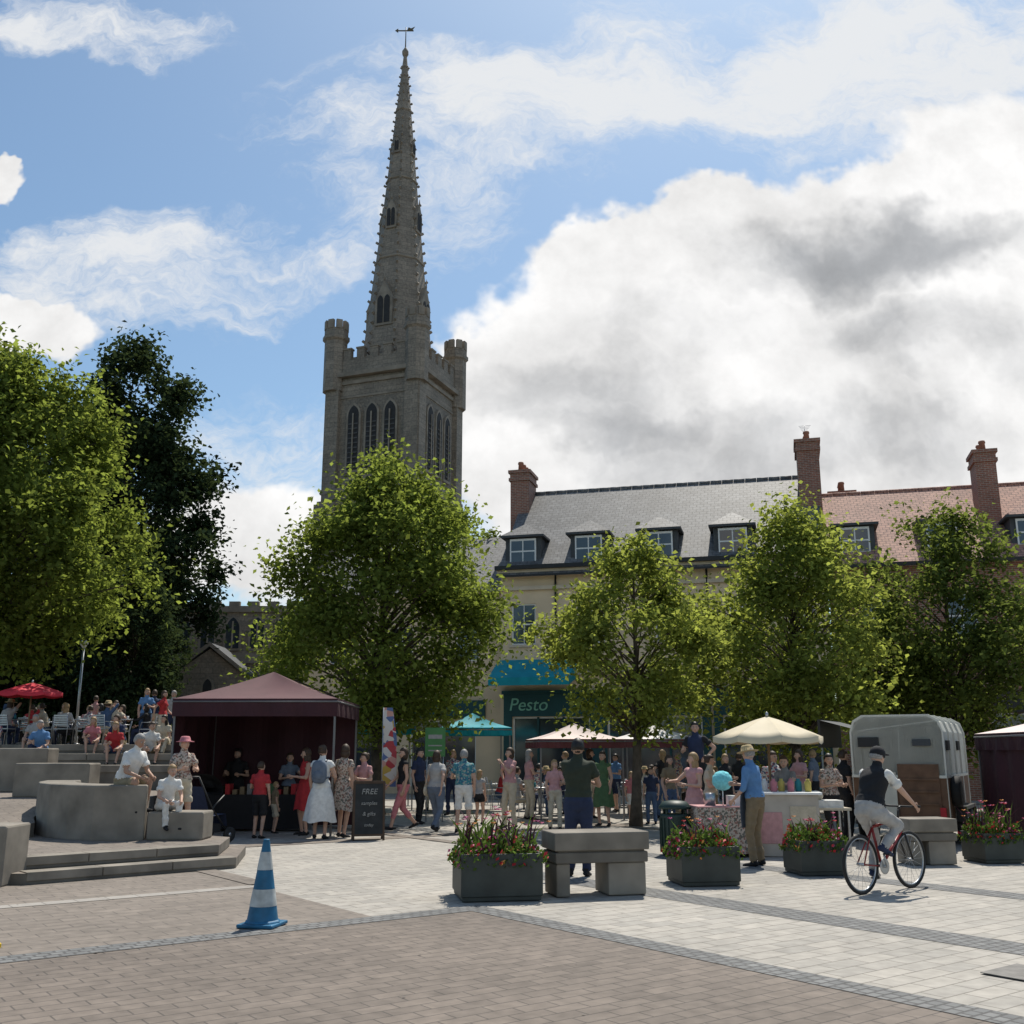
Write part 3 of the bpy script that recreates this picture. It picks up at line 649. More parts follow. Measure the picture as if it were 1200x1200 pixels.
ARM=dict(hang=(.06,-.05,-.53),bend=(-.02,-.30,-.24),phone=(-.1,-.27,-.02),wf=(.05,-.26,-.44),wb=(.06,.22,-.46),hip=(.05,-.02,-.38),lap=(-.04,-.30,-.36),carry=(.02,-.2,-.44),up=(.02,-.2,.4),reach=(0,-.46,-.18),mouth=(-.12,-.2,.08),cross=(-.22,-.24,-.2))
def person(kind,pos,yaw,H=1.72,top='white',bot='navy',skin=SK,hair=HB,hs='short',shoe='black',sleeve=.6,leg=2.1,pose='stand',arms=('hang','hang'),
           fem=False,lean=0,dress=None,hat=None,pack=None,pz=None,handT=None,footT=None,py=0,headpitch=0,headyaw=None,vest=None,vox=.021,build=1.0,bag=None,apron=None):
    k=H/1.75; top=cl[top];bot=cl[bot];shoe=cl[shoe]
    if headyaw is None: headyaw=random.uniform(-35,35)
    sit=pose=='sit'
    pz=pz if pz is not None else (.95 if not sit else .56)
    if pose=='walk' and pz==.95: pz=.925
    pel=Vector((random.uniform(-.02,.02) if pose=='stand' else 0,py,pz)); ln=rad(lean); sdv=Vector((0,-math.sin(ln),math.cos(ln))); 
    swd=.155 if fem else .178
    hips=[pel+Vector((s*.092,0,-.05)) for s in (1,-1)]
    sh=[pel+sdv*.465+Vector((s*swd,0,0)) for s in (1,-1)]
    if footT is None:
        if pose=='walk': footT=[(.09,-.27,.09),(-.09,.30,.15)]
        elif sit: footT=[(.11,py-.46,pz-.46),(-.12,py-.40,pz-.46)]
        else:
            j=random.uniform(-.08,.10); footT=[(.10+random.uniform(0,.05),-j,.08),(-.11,j*.8,.08)]
    segs=[]; fing=[]
    b=MB(); dm=SK
    if fem: prof=[(-.12,.10,.08),(-.05,.165,.12),(.02,.168,.122),(.10,.145,.105),(.19,.118,.09),(.27,.13,.10),(.36,.145,.118),(.43,.145,.10),(.49,.12,.075),(.535,.06,.055)]
    else: prof=[(-.12,.10,.08),(-.05,.155,.115),(.02,.158,.118),(.10,.15,.115),(.19,.145,.112),(.28,.155,.118),(.37,.17,.12),(.44,.172,.105),(.495,.13,.078),(.535,.065,.058)]
    X=Vector((1,0,0)); F=X.cross(sdv) 
    b.rings([[pel+sdv*s+(X*math.cos(6.28318*j/16)*rx*build+F*math.sin(6.28318*j/16)*ry*build) for j in range(16)] for s,rx,ry in prof],dm)
    segs.append((pel-sdv*.06,pel+sdv*.50,.14*build,.15*build,'torso',-.06,.50))
    for i,s in ((0,1),(1,-1)):
        kn,an=ik(hips[i],Vector(footT[i]),.425,.405,Vector((s*.12,-1,.05)))
        tr=1.08 if leg>1 else 1.0
        capsule(b,hips[i],kn,.088*tr*build,.056*tr,dm); capsule(b,kn,an,.055*tr,.037*tr,dm)
        capsule(b,kn.lerp(an,.18)+Vector((0,.012,0)),kn.lerp(an,.5),.052,.04,dm)
        segs.append((hips[i],kn,.085,.056,'leg',0,1)); segs.append((kn,an,.055,.037,'leg',1,2))
        up=(kn-an).normalized(); fd=Vector((s*.18,-1,0)); fd=(fd-up*fd.dot(up)*.6).normalized()
        h=an-up*.045+fd*-.04; t=an-up*.055+fd*.16
        capsule(b,h,t,.038,.03,dm,sx=1.2); segs.append((h,t,.042,.036,'foot',0,1))
        if handT: wt_=Vector(handT[i])
        else:
            o=ARM[arms[i]]; wt_=sh[i]+Vector((s*o[0],o[1],o[2]))
        pole=Vector((s*.5,.8,-.3)) if handT or arms[i]!='hip' else Vector((s,.3,0))
        el,wr=ik(sh[i],wt_,.29,.26,pole)
        capsule(b,sh[i],el,.052,.04,dm); capsule(b,el,wr,.041,.027,dm)
        segs.append((sh[i],el,.052,.04,'arm',0,1)); segs.append((el,wr,.04,.027,'arm',1,2))
        d=(wr-el).normalized(); pe=wr+d*.085; capsule(b,wr,pe,.024,.034,dm,sx=.6 if abs(d.z)>.5 else 1.1); segs.append((wr+d*.01,pe,.026,.036,'hand',0,1))
        inw=Vector((-s,0,0)); lat=d.cross(inw); 
        if lat.length<.2: inw=Vector((0,0,-1)); lat=d.cross(inw)
        lat.normalize(); inw=lat.cross(d).normalized()
        for q in range(4):
            L=(.036,.042,.038,.030)[q]; base=pe+lat*(.027-.018*q)+d*.012
            m1=base+d*L+inw*.008; e1=m1+(d*.7+inw*.7)*L*.85; fing.append(([base-d*.02,base,m1,e1],[.0095,.0092,.0085,.006]))
        tb=wr+d*.03+lat*.025; m1=tb+d*.03+lat*.025+inw*.01; fing.append(([tb,m1,m1+d*.03+inw*.008],[.012,.011,.008]))
    nb=pel+sdv*.52; hdv=(sdv*.35+Vector((0,0,.65))).normalized(); hc=nb+hdv*.155+Vector((0,-.015-.06*math.sin(ln),0))
    capsule(b,nb-sdv*.03,hc-hdv*.05,.058,.05,dm); segs.append((nb-sdv*.0,hc,.055,.05,'neck',0,1))
    me=bpy.data.meshes.new('t'); me.from_pydata(b.v,[],b.f); ob=bpy.data.objects.new('t',me); COL.objects.link(ob)
    r=ob.modifiers.new('r','REMESH'); r.mode='VOXEL'; r.voxel_size=vox; s_=ob.modifiers.new('s','SMOOTH'); s_.factor=.5; s_.iterations=4
    dg=bpy.context.evaluated_depsgraph_get(); ev=ob.evaluated_get(dg); m2=ev.to_mesh()
    nv=len(m2.vertices); co_=np.zeros(nv*3); m2.vertices.foreach_get('co',co_); co_=co_.reshape(-1,3)
    no_=np.zeros(nv*3); m2.vertices.foreach_get('normal',no_); no_=no_.reshape(-1,3)
    fs=[tuple(p.vertices) for p in m2.polygons]; ev.to_mesh_clear(); bpy.data.objects.remove(ob); bpy.data.meshes.remove(me)
    def label(cen):
        best=np.full(len(cen),1e9); lab=np.zeros(len(cen),int); tv=np.zeros(len(cen))
        for si,(p0,p1,r0,r1,l_,t0,t1) in enumerate(segs):
            p0=np.array(p0);p1=np.array(p1); d=p1-p0; t=((cen-p0)@d)/(d@d); t=np.clip(t,0,1); q=p0+t[:,None]*d
            dist=np.linalg.norm(cen-q,axis=1)-(r0+(r1-r0)*t); m_=dist<best; best[m_]=dist[m_]; lab[m_]=si; tv[m_]=t0+(t1-t0)*t[m_]
        return lab,tv
    lab,tv=label(co_); off=np.zeros(nv); ph=random.uniform(0,6)
    for i,(si,t) in enumerate(zip(lab,tv)):
        l_=segs[si][4]; c=co_[i]
        f=.5+.5*math.sin(c[2]*38+c[0]*17+ph)*math.cos(c[1]*21+c[2]*13-ph)
        if l_=='torso': off[i]=.006+.012*f+(.012 if -.02<t<.12 else 0)
        elif l_=='leg' and t<leg: off[i]=.004+.012*f+(.02 if (leg<1.5 and t>leg-.25) else 0)+(.012 if leg>1.9 and t>1.6 else 0)
        elif l_=='arm' and t<sleeve: off[i]=.004+.008*f+(.018 if (sleeve<1.1 and t>sleeve-.25) else 0)
    co_=co_+no_*off[:,None]
    cen=np.array([co_[list(f)].mean(0) for f in fs]); lab,tv=label(cen)
    o=MB(); o.v=[tuple(v) for v in co_]
    for f,si,t in zip(fs,lab,tv):
        l_=segs[si][4]
        if l_=='torso': m_=cl[vest] if (vest and t>.04) else (top if (t>.04 or dress) else bot)
        elif l_=='leg': m_=bot if t<leg else skin
        elif l_=='foot': m_=shoe
        elif l_=='arm': m_=top if t<sleeve else skin
        else: m_=skin
        o.f.append(f); o.mi.append(o.idx(m_)); o.sm.append(True)
    for pts_,rr in fing: o.path(pts_,rr,skin,6)
    o.lathe([(.062,-.015),(.07,.0),(.064,.014)],(nb.x,nb.y-.002,nb.z+.0),top if sleeve>0.05 else skin,12,cap=False)
    HM=Matrix.Translation(hc)@Matrix.Rotation(rad(headyaw),4,'Z')@Matrix.Rotation(rad(headpitch)+ln*.2,4,'X')
    o.M=HM
    def hf(d):
        d=d.copy()
        if d.z<0: d.x*=1-.28*(-d.z)**1.3; 
        if d.y<0: d.y*=.92
        if d.z<-.3 and d.y>0: d.y*=.75
        return d
    o.ell((0,0,0),(.076,.096,.12),skin,16,12,hf)
    o.ell((0,-.092,-.018),(.012,.02,.022),skin,8,6); 
    for s in (1,-1):
        o.ell((s*.03,-.080,.008),(.014,.008,.008),EW,8,6); o.ell((s*.03,-.087,.008),(.007,.005,.007),EY,8,6)
        o.cb((s*.03,-.087,.028),(.03,.008,.006),hair); o.ell((s*.077,.005,-.005),(.01,.02,.03),skin,8,6)
    o.ell((0,-.079,-.056),(.024,.008,.007),LIP,8,6)
    def hr(d):
        d=d.copy()
        if d.y<-.25 and d.z<.42: d*=.72
        elif d.z<-.45: d*=.8
        return d*(1+.025*math.sin(d.x*19)*math.sin(d.z*15+d.y*9))
    o.ell((0,.012,.016),(.09,.106,.126),hair,16,12,hr)
    if hs=='long': o.ell((0,.066,-.12),(.085,.045,.17),hair,12,8); o.ell((.062,.02,-.08),(.022,.05,.11),hair,8,6); o.ell((-.062,.02,-.08),(.022,.05,.11),hair,8,6)
    if hs=='bob': o.ell((0,.03,-.05),(.095,.08,.10),hair,12,8)
    if hs=='bun': o.ell((0,.09,.08),(.045,.045,.045),hair,10,8)
    if hs=='tail': o.path([(0,.09,.05),(0,.14,.0),(0,.13,-.12),(0,.10,-.2)],[.02,.035,.03,.01],hair,8)
    if hat:
        hm=cl[hat[0]]
        if hat[1]=='brim': o.lathe([(.165,.045),(.17,.052),(.1,.07),(.092,.12),(.07,.15),(.02,.155)],(0,.0,0),hm,18)
        if hat[1]=='cap': 
            o.ell((0,.008,.045),(.095,.111,.1),hm,16,8); o.ell((0,-.11,.05),(.065,.07,.012),hm,12,6)
    o.M=Matrix()
    if dress:
        wz,hem,fl,dmn=dress; dmn=cl[dmn]; rs=[]
        for i in range(9):
            f=i/8; z=pel.z+wz+(hem-pel.z-wz)*f; rx=(.142+ (.055)*min(1,f*3))+fl*f; ry=(.112+.04*min(1,f*3))+fl*f*.9
            rs.append([(pel.x+math.cos(6.28318*j/36)*rx*(1+.09*f*math.sin(j*6.28318*7/36+.6*math.sin(f*4))),py+math.sin(6.28318*j/36)*ry*(1+.09*f*math.sin(j*6.28318*7/36)),z+.02*f*math.sin(j*.7)) for j in range(36)])
        o.rings(rs,dmn,False,True)
    if apron:
        am=cl[apron]; rs=[]
        for i in range(6):
            f=i/5; z=1.3-.75*f; w_=.11+.1*min(1,f*2)
            rs.append([(w_*q,py-(.15+.02*math.sin(f*3))*(1-.15*q*q),z) for q in (-1,-.5,0,.5,1)])
        for i in range(5):
            for j in range(4): o.add([rs[i][j],rs[i][j+1],rs[i+1][j+1],rs[i+1][j]],[(0,1,2,3)],am)
        o.path([(-.16,py,1.02),(0,py+.13,1.03),(.16,py,1.02)],.012,am,6); 
    if pack:
        pm=cl[pack]; c=pel+sdv*.30+Vector((0,.20,0)); o.ell(c,(.15,.09,.22),pm,14,10,lambda d:Vector((math.copysign(abs(d.x)**.6,d.x),math.copysign(abs(d.y)**.6,d.y),math.copysign(abs(d.z)**.7,d.z))))
        o.ell(c+Vector((0,.08,-.06)),(.10,.04,.09),pm,12,8)
        for s in (1,-1): o.path([pel+sdv*.5+Vector((s*.09,.08,0)),pel+sdv*.52+Vector((s*.1,-.08,.0)),pel+sdv*.33+Vector((s*.11,-.15,0)),pel+sdv*.2+Vector((s*.14,-.02,0)),pel+sdv*.18+Vector((s*.12,.1,0))],.016,pm,6)
    if bag:
        c=pel+Vector((.24,0,-.05)); o.ell(c,(.05,.13,.12),cl[bag],12,8); o.path([c+Vector((0,-.09,.08)),sh[0]+Vector((-.04,-.06,.05)),sh[0]+Vector((-.04,.06,.05)),c+Vector((0,.09,.08))],.01,cl[bag],5)
    o.v=[(a*k,b_*k,c*k) for a,b_,c in o.v]
    z=pos[2] if len(pos)>2 else 0
    return o.build(kind,uv=False,loc=(pos[0],pos[1],z+.006),rz=rad(yaw))
def pp_(kind,bx,d,yaw,z=0,**kw): x,y=at(bx,d); return person(kind,(x,y,z),yaw,**kw)
pp_('child',-297,21.3,165,H=1.48,top='red',bot='black',leg=.9,hair=HB,arms=('bend','hang'))
pp_('child',-278,22.6,120,H=1.05,top='tan',bot='cream',leg=.8,hair=HBl)
pp_('woman',-243,22.2,-60,H=1.75,fem=True,top='red',bot='red',sleeve=0,leg=.2,hs='long',hair=HB,dress=(.12,.5,.07,'red'),arms=('bend','hang'))
pp_('woman',-224,21.2,175,H=1.80,fem=True,top='white',bot='white',sleeve=.3,leg=.3,hs='bun',hair=HB,dress=(.1,.32,.12,'white'),pack='slate',arms=('hang','bend'))
pp_('woman',-199,21.6,150,H=1.82,fem=True,top='floral',bot='floral',sleeve=.4,leg=.3,hs='bob',hair=HB,dress=(.1,.5,.06,'floral'),bag='tan')
pp_('woman',-174,23.0,-30,H=1.65,fem=True,top='rose',bot='tan',hs='bun',hair=HB,arms=('bend','bend'))
pp_('woman',-128,23.4,-70,H=1.78,fem=True,top='black',bot='pink',sleeve=.1,leg=1.6,hs='bob',hair=HB,arms=('hang','wf'),pose='walk')
pp_('man',-109,25.5,60,H=1.75,top='navy',bot='black',hair=HK)
pp_('woman',-89,22.8,160,H=1.72,fem=True,top='lgrey',bot='slate',hs='bob',hair=HB,bag='cream',pose='walk',arms=('wf','wb'),build=1.12)
pp_('man',-57,22.8,175,H=1.72,top='tropical',bot='white',leg=1.0,hair=HG,arms=('bend','hang'),build=1.12)
pp_('child',-38,25.2,150,H=1.25,fem=True,top='lgrey',bot='black',sleeve=.3,leg=.4,hs='long',hair=HBl)
pp_('woman',-3,24.2,-50,H=1.76,fem=True,top='rose',bot='cream',hs='bob',hair=HB,arms=('phone','hip'))
pp_('man',77,15.0,172,H=1.86,top='olive',bot='navy',hair=HK,arms=('cross','bend'),build=1.08,skin=SK2,headyaw=10,headpitch=8)
pp_('woman',50,23.5,10,H=1.5,fem=True,top='rose',bot='cream',hs='long',hair=HBl,arms=('bend','hang'))
pp_('woman',107,24.8,-30,H=1.68,fem=True,top='green',bot='green',sleeve=.1,leg=.3,hs='long',hair=HB,dress=(.1,.45,.07,'green'))
pp_('child',140,25.8,20,H=1.2,top='pink',bot='white',leg=.7,hs='long',hair=HBl)
pp_('child',163,25.5,-20,H=1.3,top='navy',bot='denim',hair=HB)
pp_('woman',215,18.8,-60,H=1.66,fem=True,top='rose',bot='rose',sleeve=.2,leg=.3,hs='long',hair=HBl,dress=(.1,.4,.09,'rose'),arms=('bend','reach'))
pp_('woman',234,19.6,60,H=1.62,fem=True,top='cream',bot='tan',hs='bun',hair=HB,arms=('bend','bend'))
pp_('man',286,16.3,-130,H=1.76,top='blue',bot='tan',sleeve=1.2,hair=HG,hat=('straw','brim'),arms=('carry','bend'),lean=6,apron='slate',headyaw=-15,headpitch=10)
pp_('woman',325,18.8,-40,H=1.62,fem=True,top='grey',bot='black',hs='bob',hair=HB,arms=('reach','bend'),lean=12)
pp_('man',308,20.3,0,H=1.68,top='stripe',bot='navy',hair=HB)
pp_('woman',375,19.2,20,H=1.64,fem=True,top='floral',bot='black',hs='bob',hair=HK,arms=('bend','bend'))
pp_('man',392,20.8,100,H=1.7,top='black',bot='black',hair=HB)
pp_('woman',185,22.5,40,H=1.6,fem=True,top='tan',bot='denim',hs='long',hair=HB)
# people further back among the tables
for i,(bx,d) in enumerate(((20,27),(63,29.5),(92,27.5),(122,30.5),(178,27.5),(196,30),(252,24),(268,26.5),(340,24),(356,26),(-70,29),(-95,31))):
    fem=i%2==0; pp_('woman' if fem else 'man',bx,d,random.uniform(-180,180),H=random.uniform(1.55,1.75),fem=fem,top=random.choice(['white','cream','blue','stripe','lgrey','black','rose','slate']),
        bot=random.choice(['navy','denim','black','cream']),leg=random.choice([.9,2.1,2.1]),hs='long' if i%4==0 else ('bob' if fem else 'short'),hair=random.choice([HB,HBl,HK,HG]),arms=random.choice([('hang','bend'),('bend','bend'),('hip','hang'),('carry','hang')]),vox=.028)
x,y=at(219,21.5); c_=MB(); cw_=mat('crate_wood',(.3,.2,.11),.8,.25,8)
for i in range(5): c_.box(-.45+i*.185,-.3+i*.185,-.35,.35,.52,.55,cw_)
for q in (-.42,.38): c_.box(q,q+.05,-.35,.35,0,.52,cw_)
for z_ in (.05,.22,.38): c_.box(-.42,.43,-.37,-.35,z_,z_+.1,cw_); c_.box(-.42,.43,.35,.37,z_,z_+.1,cw_)
c_.build('wooden_crate',loc=(x,y,.012)); person('man',(x,y,.55),-30,H=1.72,top='black',vest='navy',bot='black',hair=HK,arms=('hip','bend'))
person('man',(-6.42,17.55,.66),62,H=1.74,top='white',bot='khaki',leg=.95,pose='sit',hair=HG,arms=('lap','lap'),lean=24,headpitch=12,sleeve=.7,skin=SK2,headyaw=0,footT=[(.11,-.40,.14),(-.12,-.34,.14)],build=1.12)
person('child',(-5.72,17.5,.22),40,H=1.45,top='white',bot='white',pose='sit',hair=HBl,pz=.76,arms=('lap','lap'),lean=25,footT=[(.1,-.42,.36),(-.1,-.38,.36)])
person('woman',(-5.72,18.4,.30),35,H=1.62,fem=True,top='floral',bot='cream',leg=.8,hat=('pink','brim'),hair=HG,arms=('bend','bend'))
# people sitting along the terrace steps
for i,(xx,yy,zz) in enumerate(((-9.4,27.25,1.62),(-10.3,27.25,1.62),(-12.2,27.25,1.62),(-9.7,29.25,TZ),(-10.9,29.25,TZ),(-11.7,29.25,TZ),(-13.3,29.25,TZ),(-14.4,29.25,TZ))):
    fem=i%2==1; person('woman' if fem else 'man',(xx,yy,zz-.47),random.uniform(-25,40),H=random.uniform(1.6,1.75),fem=fem,top=['white','red','blue','cream','navy','pink','lgrey','stripe'][i],bot=['khaki','denim','navy','cream'][i%4],leg=random.choice([.9,2.1]),
        hair=[HB,HBl,HG,HK][i%4],hs='long' if fem else 'short',pose='sit',arms=('lap','bend' if i%3 else 'lap'),lean=random.uniform(8,24),vox=.028,footT=[(.1,-.52,.27),(-.12,-.48,.27)])
# ------------------------------------------------------------ cafe furniture
def chair(x,y,z,rz,m=steel):
    b=MB()
    for sx in (-.2,.2):
        b.path([(sx,-.2,0),(sx,-.2,.45),(sx,.2,.45)],.012,m); b.path([(sx,.24,0),(sx,.2,.45),(sx*.95,.27,.85)],.012,m)
        b.path([(sx,-.2,.45),(sx*1.1,-.15,.65),(sx*1.1,.22,.66)],.012,m)
    b.cb((0,0,.455),(.42,.42,.025),m)
    for i in range(5): b.box(-.19,.19,.225+.012*i,.235+.012*i,.55+i*.065,.59+i*.065,m)
    b.build('cafe_chair',loc=(x,y,z+.006),rz=rz,uv=False)
def table(x,y,z,m=steel,r=.38):
    b=MB(); b.lathe([(r,.72),(r,.745)],(0,0,0),m,20); b.tube((0,0,.02),(0,0,.72),.03,m)
    for k in range(4): a=rad(45+90*k); b.tube((0,0,.06),(.28*math.cos(a),.28*math.sin(a),.01),.02,m)
    b.lathe([(.03,.745),(.032,.84)],(.1,.05,0),white,10); b.lathe([(.03,.745),(.025,.87)],(-.12,-.08,0),cl['teal'],10)
    b.build('cafe_table',loc=(x,y,z+.006),uv=False)
tops=['white','blue','navy','red','lgrey','black','pink','teal','cream','rose','slate','stripe','floral','denim']
def cafe_set(bx,d,z,n=3):
    x,y=at(bx,d); table(x,y,z)
    for i in range(n):
        a=rad(random.uniform(0,30)+360/n*i); cx,cy=x+.72*math.cos(a),y+.72*math.sin(a); rz=math.atan2(y-cy,x-cx)+rad(90)
        chair(cx,cy,z,rz); fem=random.random()<.55
        person('woman' if fem else 'man',(cx,cy,z-.06),math.degrees(rz),H=random.uniform(1.6,1.78),fem=fem,top=random.choice(tops),bot=random.choice(['navy','black','denim','cream']),
          hair=random.choice([HB,HG,HBl,HK,HB]),hs=random.choice(['long','bob','bun']) if fem else 'short',pose='sit',arms=(random.choice(['lap','bend','reach']),random.choice(['lap','bend','mouth'])),
          lean=random.uniform(0,15),vox=.03,hat=('straw','brim') if random.random()<.15 else None,sleeve=random.choice([.4,.7,1.8]))
for bx,d in ((-585,31),(-555,33.5),(-520,31.2),(-490,33.8),(-462,31),(-592,36)): cafe_set(bx,d,TZ,3)
pp_('woman',-437,31.2,20,z=TZ,H=1.66,fem=True,top='blue',bot='denim',hs='long',hair=HBl,arms=('bend','hang'))
pp_('man',-428,33,200,z=TZ,H=1.72,top='navy',bot='cream',leg=1,hair=HB)
pp_('woman',-416,30.6,90,z=TZ,H=1.58,fem=True,top='red',bot='cream',hs='bob',hair=HB,pose='walk',arms=('wf','wb'))
pp_('man',-404,32,10,z=TZ,H=1.64,top='lgrey',bot='navy',hair=HG)
pp_('woman',-497,35.5,150,z=TZ,H=1.66,fem=True,top='rose',bot='white',hs='bun',hair=HB)
for bx,d in ((14,31),(32,28.5),(55,33),(190,31.5),(130,33),(262,30)): cafe_set(bx,d,0,2)
for bx,d in ((0,34.5),(75,30),(160,29.5),(205,28.5),(280,26)): 
    x,y=at(bx,d); table(x,y,0); chair(x+.6,y+.1,0,rad(-90)); chair(x-.6,y-.1,0,rad(80))

# ------------------------------------------------------------ gazebos / parasols
def gazebo(name,x,y,w,d,he,hp,m,mv,rz=0,walls=(),z=0,val=.28):
    g=Group(name,(x,y,z+.012),rz); ps=[(-w/2,-d/2),(w/2,-d/2),(w/2,d/2),(-w/2,d/2)]
    pm=mat('pole_grey',(.16,.16,.165),.4,.1,5,metal=.5)
    for px,py in ps: g.part('poles').box(px-.02,px+.02,py-.02,py+.02,0,he,pm); g.part('feet').box(px-.08,px+.08,py-.08,py+.08,0,.015,steel)
    o=.05; c=[(-w/2-o,-d/2-o),(w/2+o,-d/2-o),(w/2+o,d/2+o),(-w/2-o,d/2+o)]
    R=g.part('canopy'); n=8
    for k in range(4):
        a=Vector((*c[k],he)); b_=Vector((*c[(k+1)%4],he)); ap=Vector((0,0,hp)); grid=[]
        for i in range(n+1):
            f=i/n; row=[]
            for j in range(n+1):
                p=a.lerp(b_,j/n).lerp(ap,f); sag=.13*math.sin(math.pi*f)*(.35+.65*math.sin(math.pi*j/n)); p.z-=sag; row.append(p)
            grid.append(row)
        vs=[p for r in grid for p in r]; fs=[(i*(n+1)+j,i*(n+1)+j+1,(i+1)*(n+1)+j+1,(i+1)*(n+1)+j) for i in range(n) for j in range(n)]
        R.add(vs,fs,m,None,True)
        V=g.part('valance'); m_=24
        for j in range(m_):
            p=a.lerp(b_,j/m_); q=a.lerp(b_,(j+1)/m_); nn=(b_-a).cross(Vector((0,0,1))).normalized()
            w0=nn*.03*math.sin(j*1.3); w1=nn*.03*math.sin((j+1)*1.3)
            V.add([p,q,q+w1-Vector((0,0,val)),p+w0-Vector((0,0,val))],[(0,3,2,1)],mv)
        g.part('frame').tube(a+Vector((0,0,-.06)),b_+Vector((0,0,-.06)),.018,pm)
        if k in walls:
            Wl=g.part('side_walls')
            a0=Vector((*ps[k],0));b0=Vector((*ps[(k+1)%4],0)); nn=(b0-a0).cross(Vector((0,0,1))).normalized()
            for j in range(24):
                p=a0.lerp(b0,j/24)+nn*.03*math.sin(j*.9); q=a0.lerp(b0,(j+1)/24)+nn*.03*math.sin((j+1)*.9)
                Wl.add([p+Vector((0,0,.03)),q+Vector((0,0,.03)),q+Vector((0,0,he-.1)),p+Vector((0,0,he-.1))],[(0,1,2,3)],mv,None,True)
    return g.done()
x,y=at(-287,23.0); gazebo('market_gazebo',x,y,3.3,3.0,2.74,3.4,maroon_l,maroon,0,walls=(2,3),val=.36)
b=MB(); b.box(-1.2,1.1,-.35,.35,.72,.76,cl['black']); b.box(-1.2,1.1,-.36,-.34,.05,.74,cl['black'])
for i in range(14): 
    xx=-1.1+i*.16; b.box(xx,xx+.1,-.2,.1,.76,.86+.06*(i%3),random.choice([cl['tan'],cl['red'],cl['tan'],cl['green'],cl['grey']]))
for sx in (-1.1,1.0): b.box(sx,sx+.05,-.3,.3,0,.72,steel)
b.build('stall_table',loc=(x-.2,y+.4,.012),uv=False)
pp_('man',-325,24.3,0,H=1.74,top='black',bot='black',hair=HK,arms=('bend','bend'))
pp_('woman',-262,24.0,30,H=1.65,fem=True,top='slate',bot='black',hs='long',hair=HB,arms=('reach','bend'))
wcan=mat('white_canvas',(.72,.68,.65),.7,.05,2); mar_v=mat('maroon_valance',(.13,.035,.04),.7,.1,3)
for bx,d,w,m,mv,he,hp in ((73,27.5,2.1,pinkw,mar_v,1.98,2.4),(168,29.5,2.1,wcan,mar_v,2.0,2.42),(-170,32,2.6,teal,teal,2.4,3.0),(-47,31.5,2.0,teal,teal,2.35,2.8)):
    x,y=at(bx,d); gazebo('market_gazebo',x,y,w,w,he,hp,m,mv,rad(8),val=.22)
x,y=at(640,18.5); gazebo('market_gazebo',x+.85,y,3.2,2.6,2.0,2.5,pinkw,maroon,rad(-6),walls=(1,2,3),val=.3)  # maroon tent: light caught by its top is put into the pale colour
def parasol(bx,d,z,r,h,m,hc_=.35,name='parasol'):
    x,y=at(bx,d); g=Group(name,(x,y,z+.012)); g.part('pole').tube((0,0,0),(0,0,h),.025,mat('pole_wood',(.25,.16,.09),.6,.1,5)); g.part('base').lathe([(.28,0),(.28,.05),(.08,.09),(.04,.3)],(0,0,0),conc_d,16)
    n=8; C_=g.part('canopy'); 
    for k in range(n):
        a0=2*math.pi*k/n;a1_=2*math.pi*(k+1)/n; rows=[]
        for i in range(6):
            f=i/5; row=[]
            for j in range(5):
                t=j/4; a=Vector((math.cos(a0),math.sin(a0),0)).lerp(Vector((math.cos(a1_),math.sin(a1_),0)),t)
                p=a*r*f; row.append((p.x,p.y,h-hc_*f**1.15-.04*math.sin(math.pi*t)*f))
            rows.append(row)
        rows.append([(p[0],p[1],p[2]-.10) for p in rows[-1]])
        C_.add([p for q in rows for p in q],[(i*5+j,(i+1)*5+j,(i+1)*5+j+1,i*5+j+1) for i in range(6) for j in range(4)],m,None,True)
        g.part('ribs').tube((0,0,h-.02),(r*math.cos(a0),r*math.sin(a0),h-hc_-.01),.008,steel)
    g.part('finial').ell((0,0,h+.03),(.03,.03,.05),steel); g.done()
parasol(305,19.0,0,1.0,2.30,mat('cream_canvas',(.62,.53,.37),.7,.05,3),.36)
parasol(-575,30.0,TZ,.9,1.75,mat('red_canvas',(.6,.03,.05),.7,.05,3),.28)

# ------------------------------------------------------------ stalls
x,y=at(318,17.9); g=Group('food_stall',(x,y,.012),rad(-8))
c=g.part('counter',.01); c.box(-.5,.55,-.3,.35,.0,.98,mat('stall_white',(.42,.38,.33),.6,.15,3)); c.box(-.56,.61,-.36,.41,.98,1.02,white)
c.box(-.45,-.05,-.315,-.3,.2,.7,cl['rose']); c.box(.08,.5,-.315,-.3,.15,.8,cl['cream'])
for i in range(7): g.part('jars').lathe([(.05,1.02),(.055,1.05),(.055,1.18),(.03,1.2),(.03,1.23)],(-.42+i*.14,-.1+.12*(i%2),0),random.choice([cl['pink'],cl['yellow'],cl['red'],cl['white'],cl['teal']]),10)
g.done()
x,y=at(247,17.8); g=Group('candy_floss_table',(x,y,.012),rad(5))
t=g.part('table_cloth'); rs=[]
for z_,s_ in ((.78,1),(.4,1.03),(.06,1.07)):
    rs.append([(px*s_*(1+.02*math.sin(i*2.1)),py*s_*(1+.04*(1-z_)*math.sin(i*1.9)),z_) for i,(px,py) in enumerate([(-.5+.1*i,-.32) for i in range(11)]+[(.5,-.32+.08*i) for i in range(1,9)]+[(.5-.1*i,.32) for i in range(1,11)]+[(-.5,.32-.08*i) for i in range(1,8)])])
t.rings(rs,cl['floral'],False,False); g.part('table_top').box(-.5,.5,-.32,.32,.78,.80,cl['rose'])
g.part('tins').lathe([(.09,.8),(.09,1.0)],(-.2,0,0),steel,14); g.part('tins').box(.1,.36,-.15,.1,.8,.96,cl['white'])
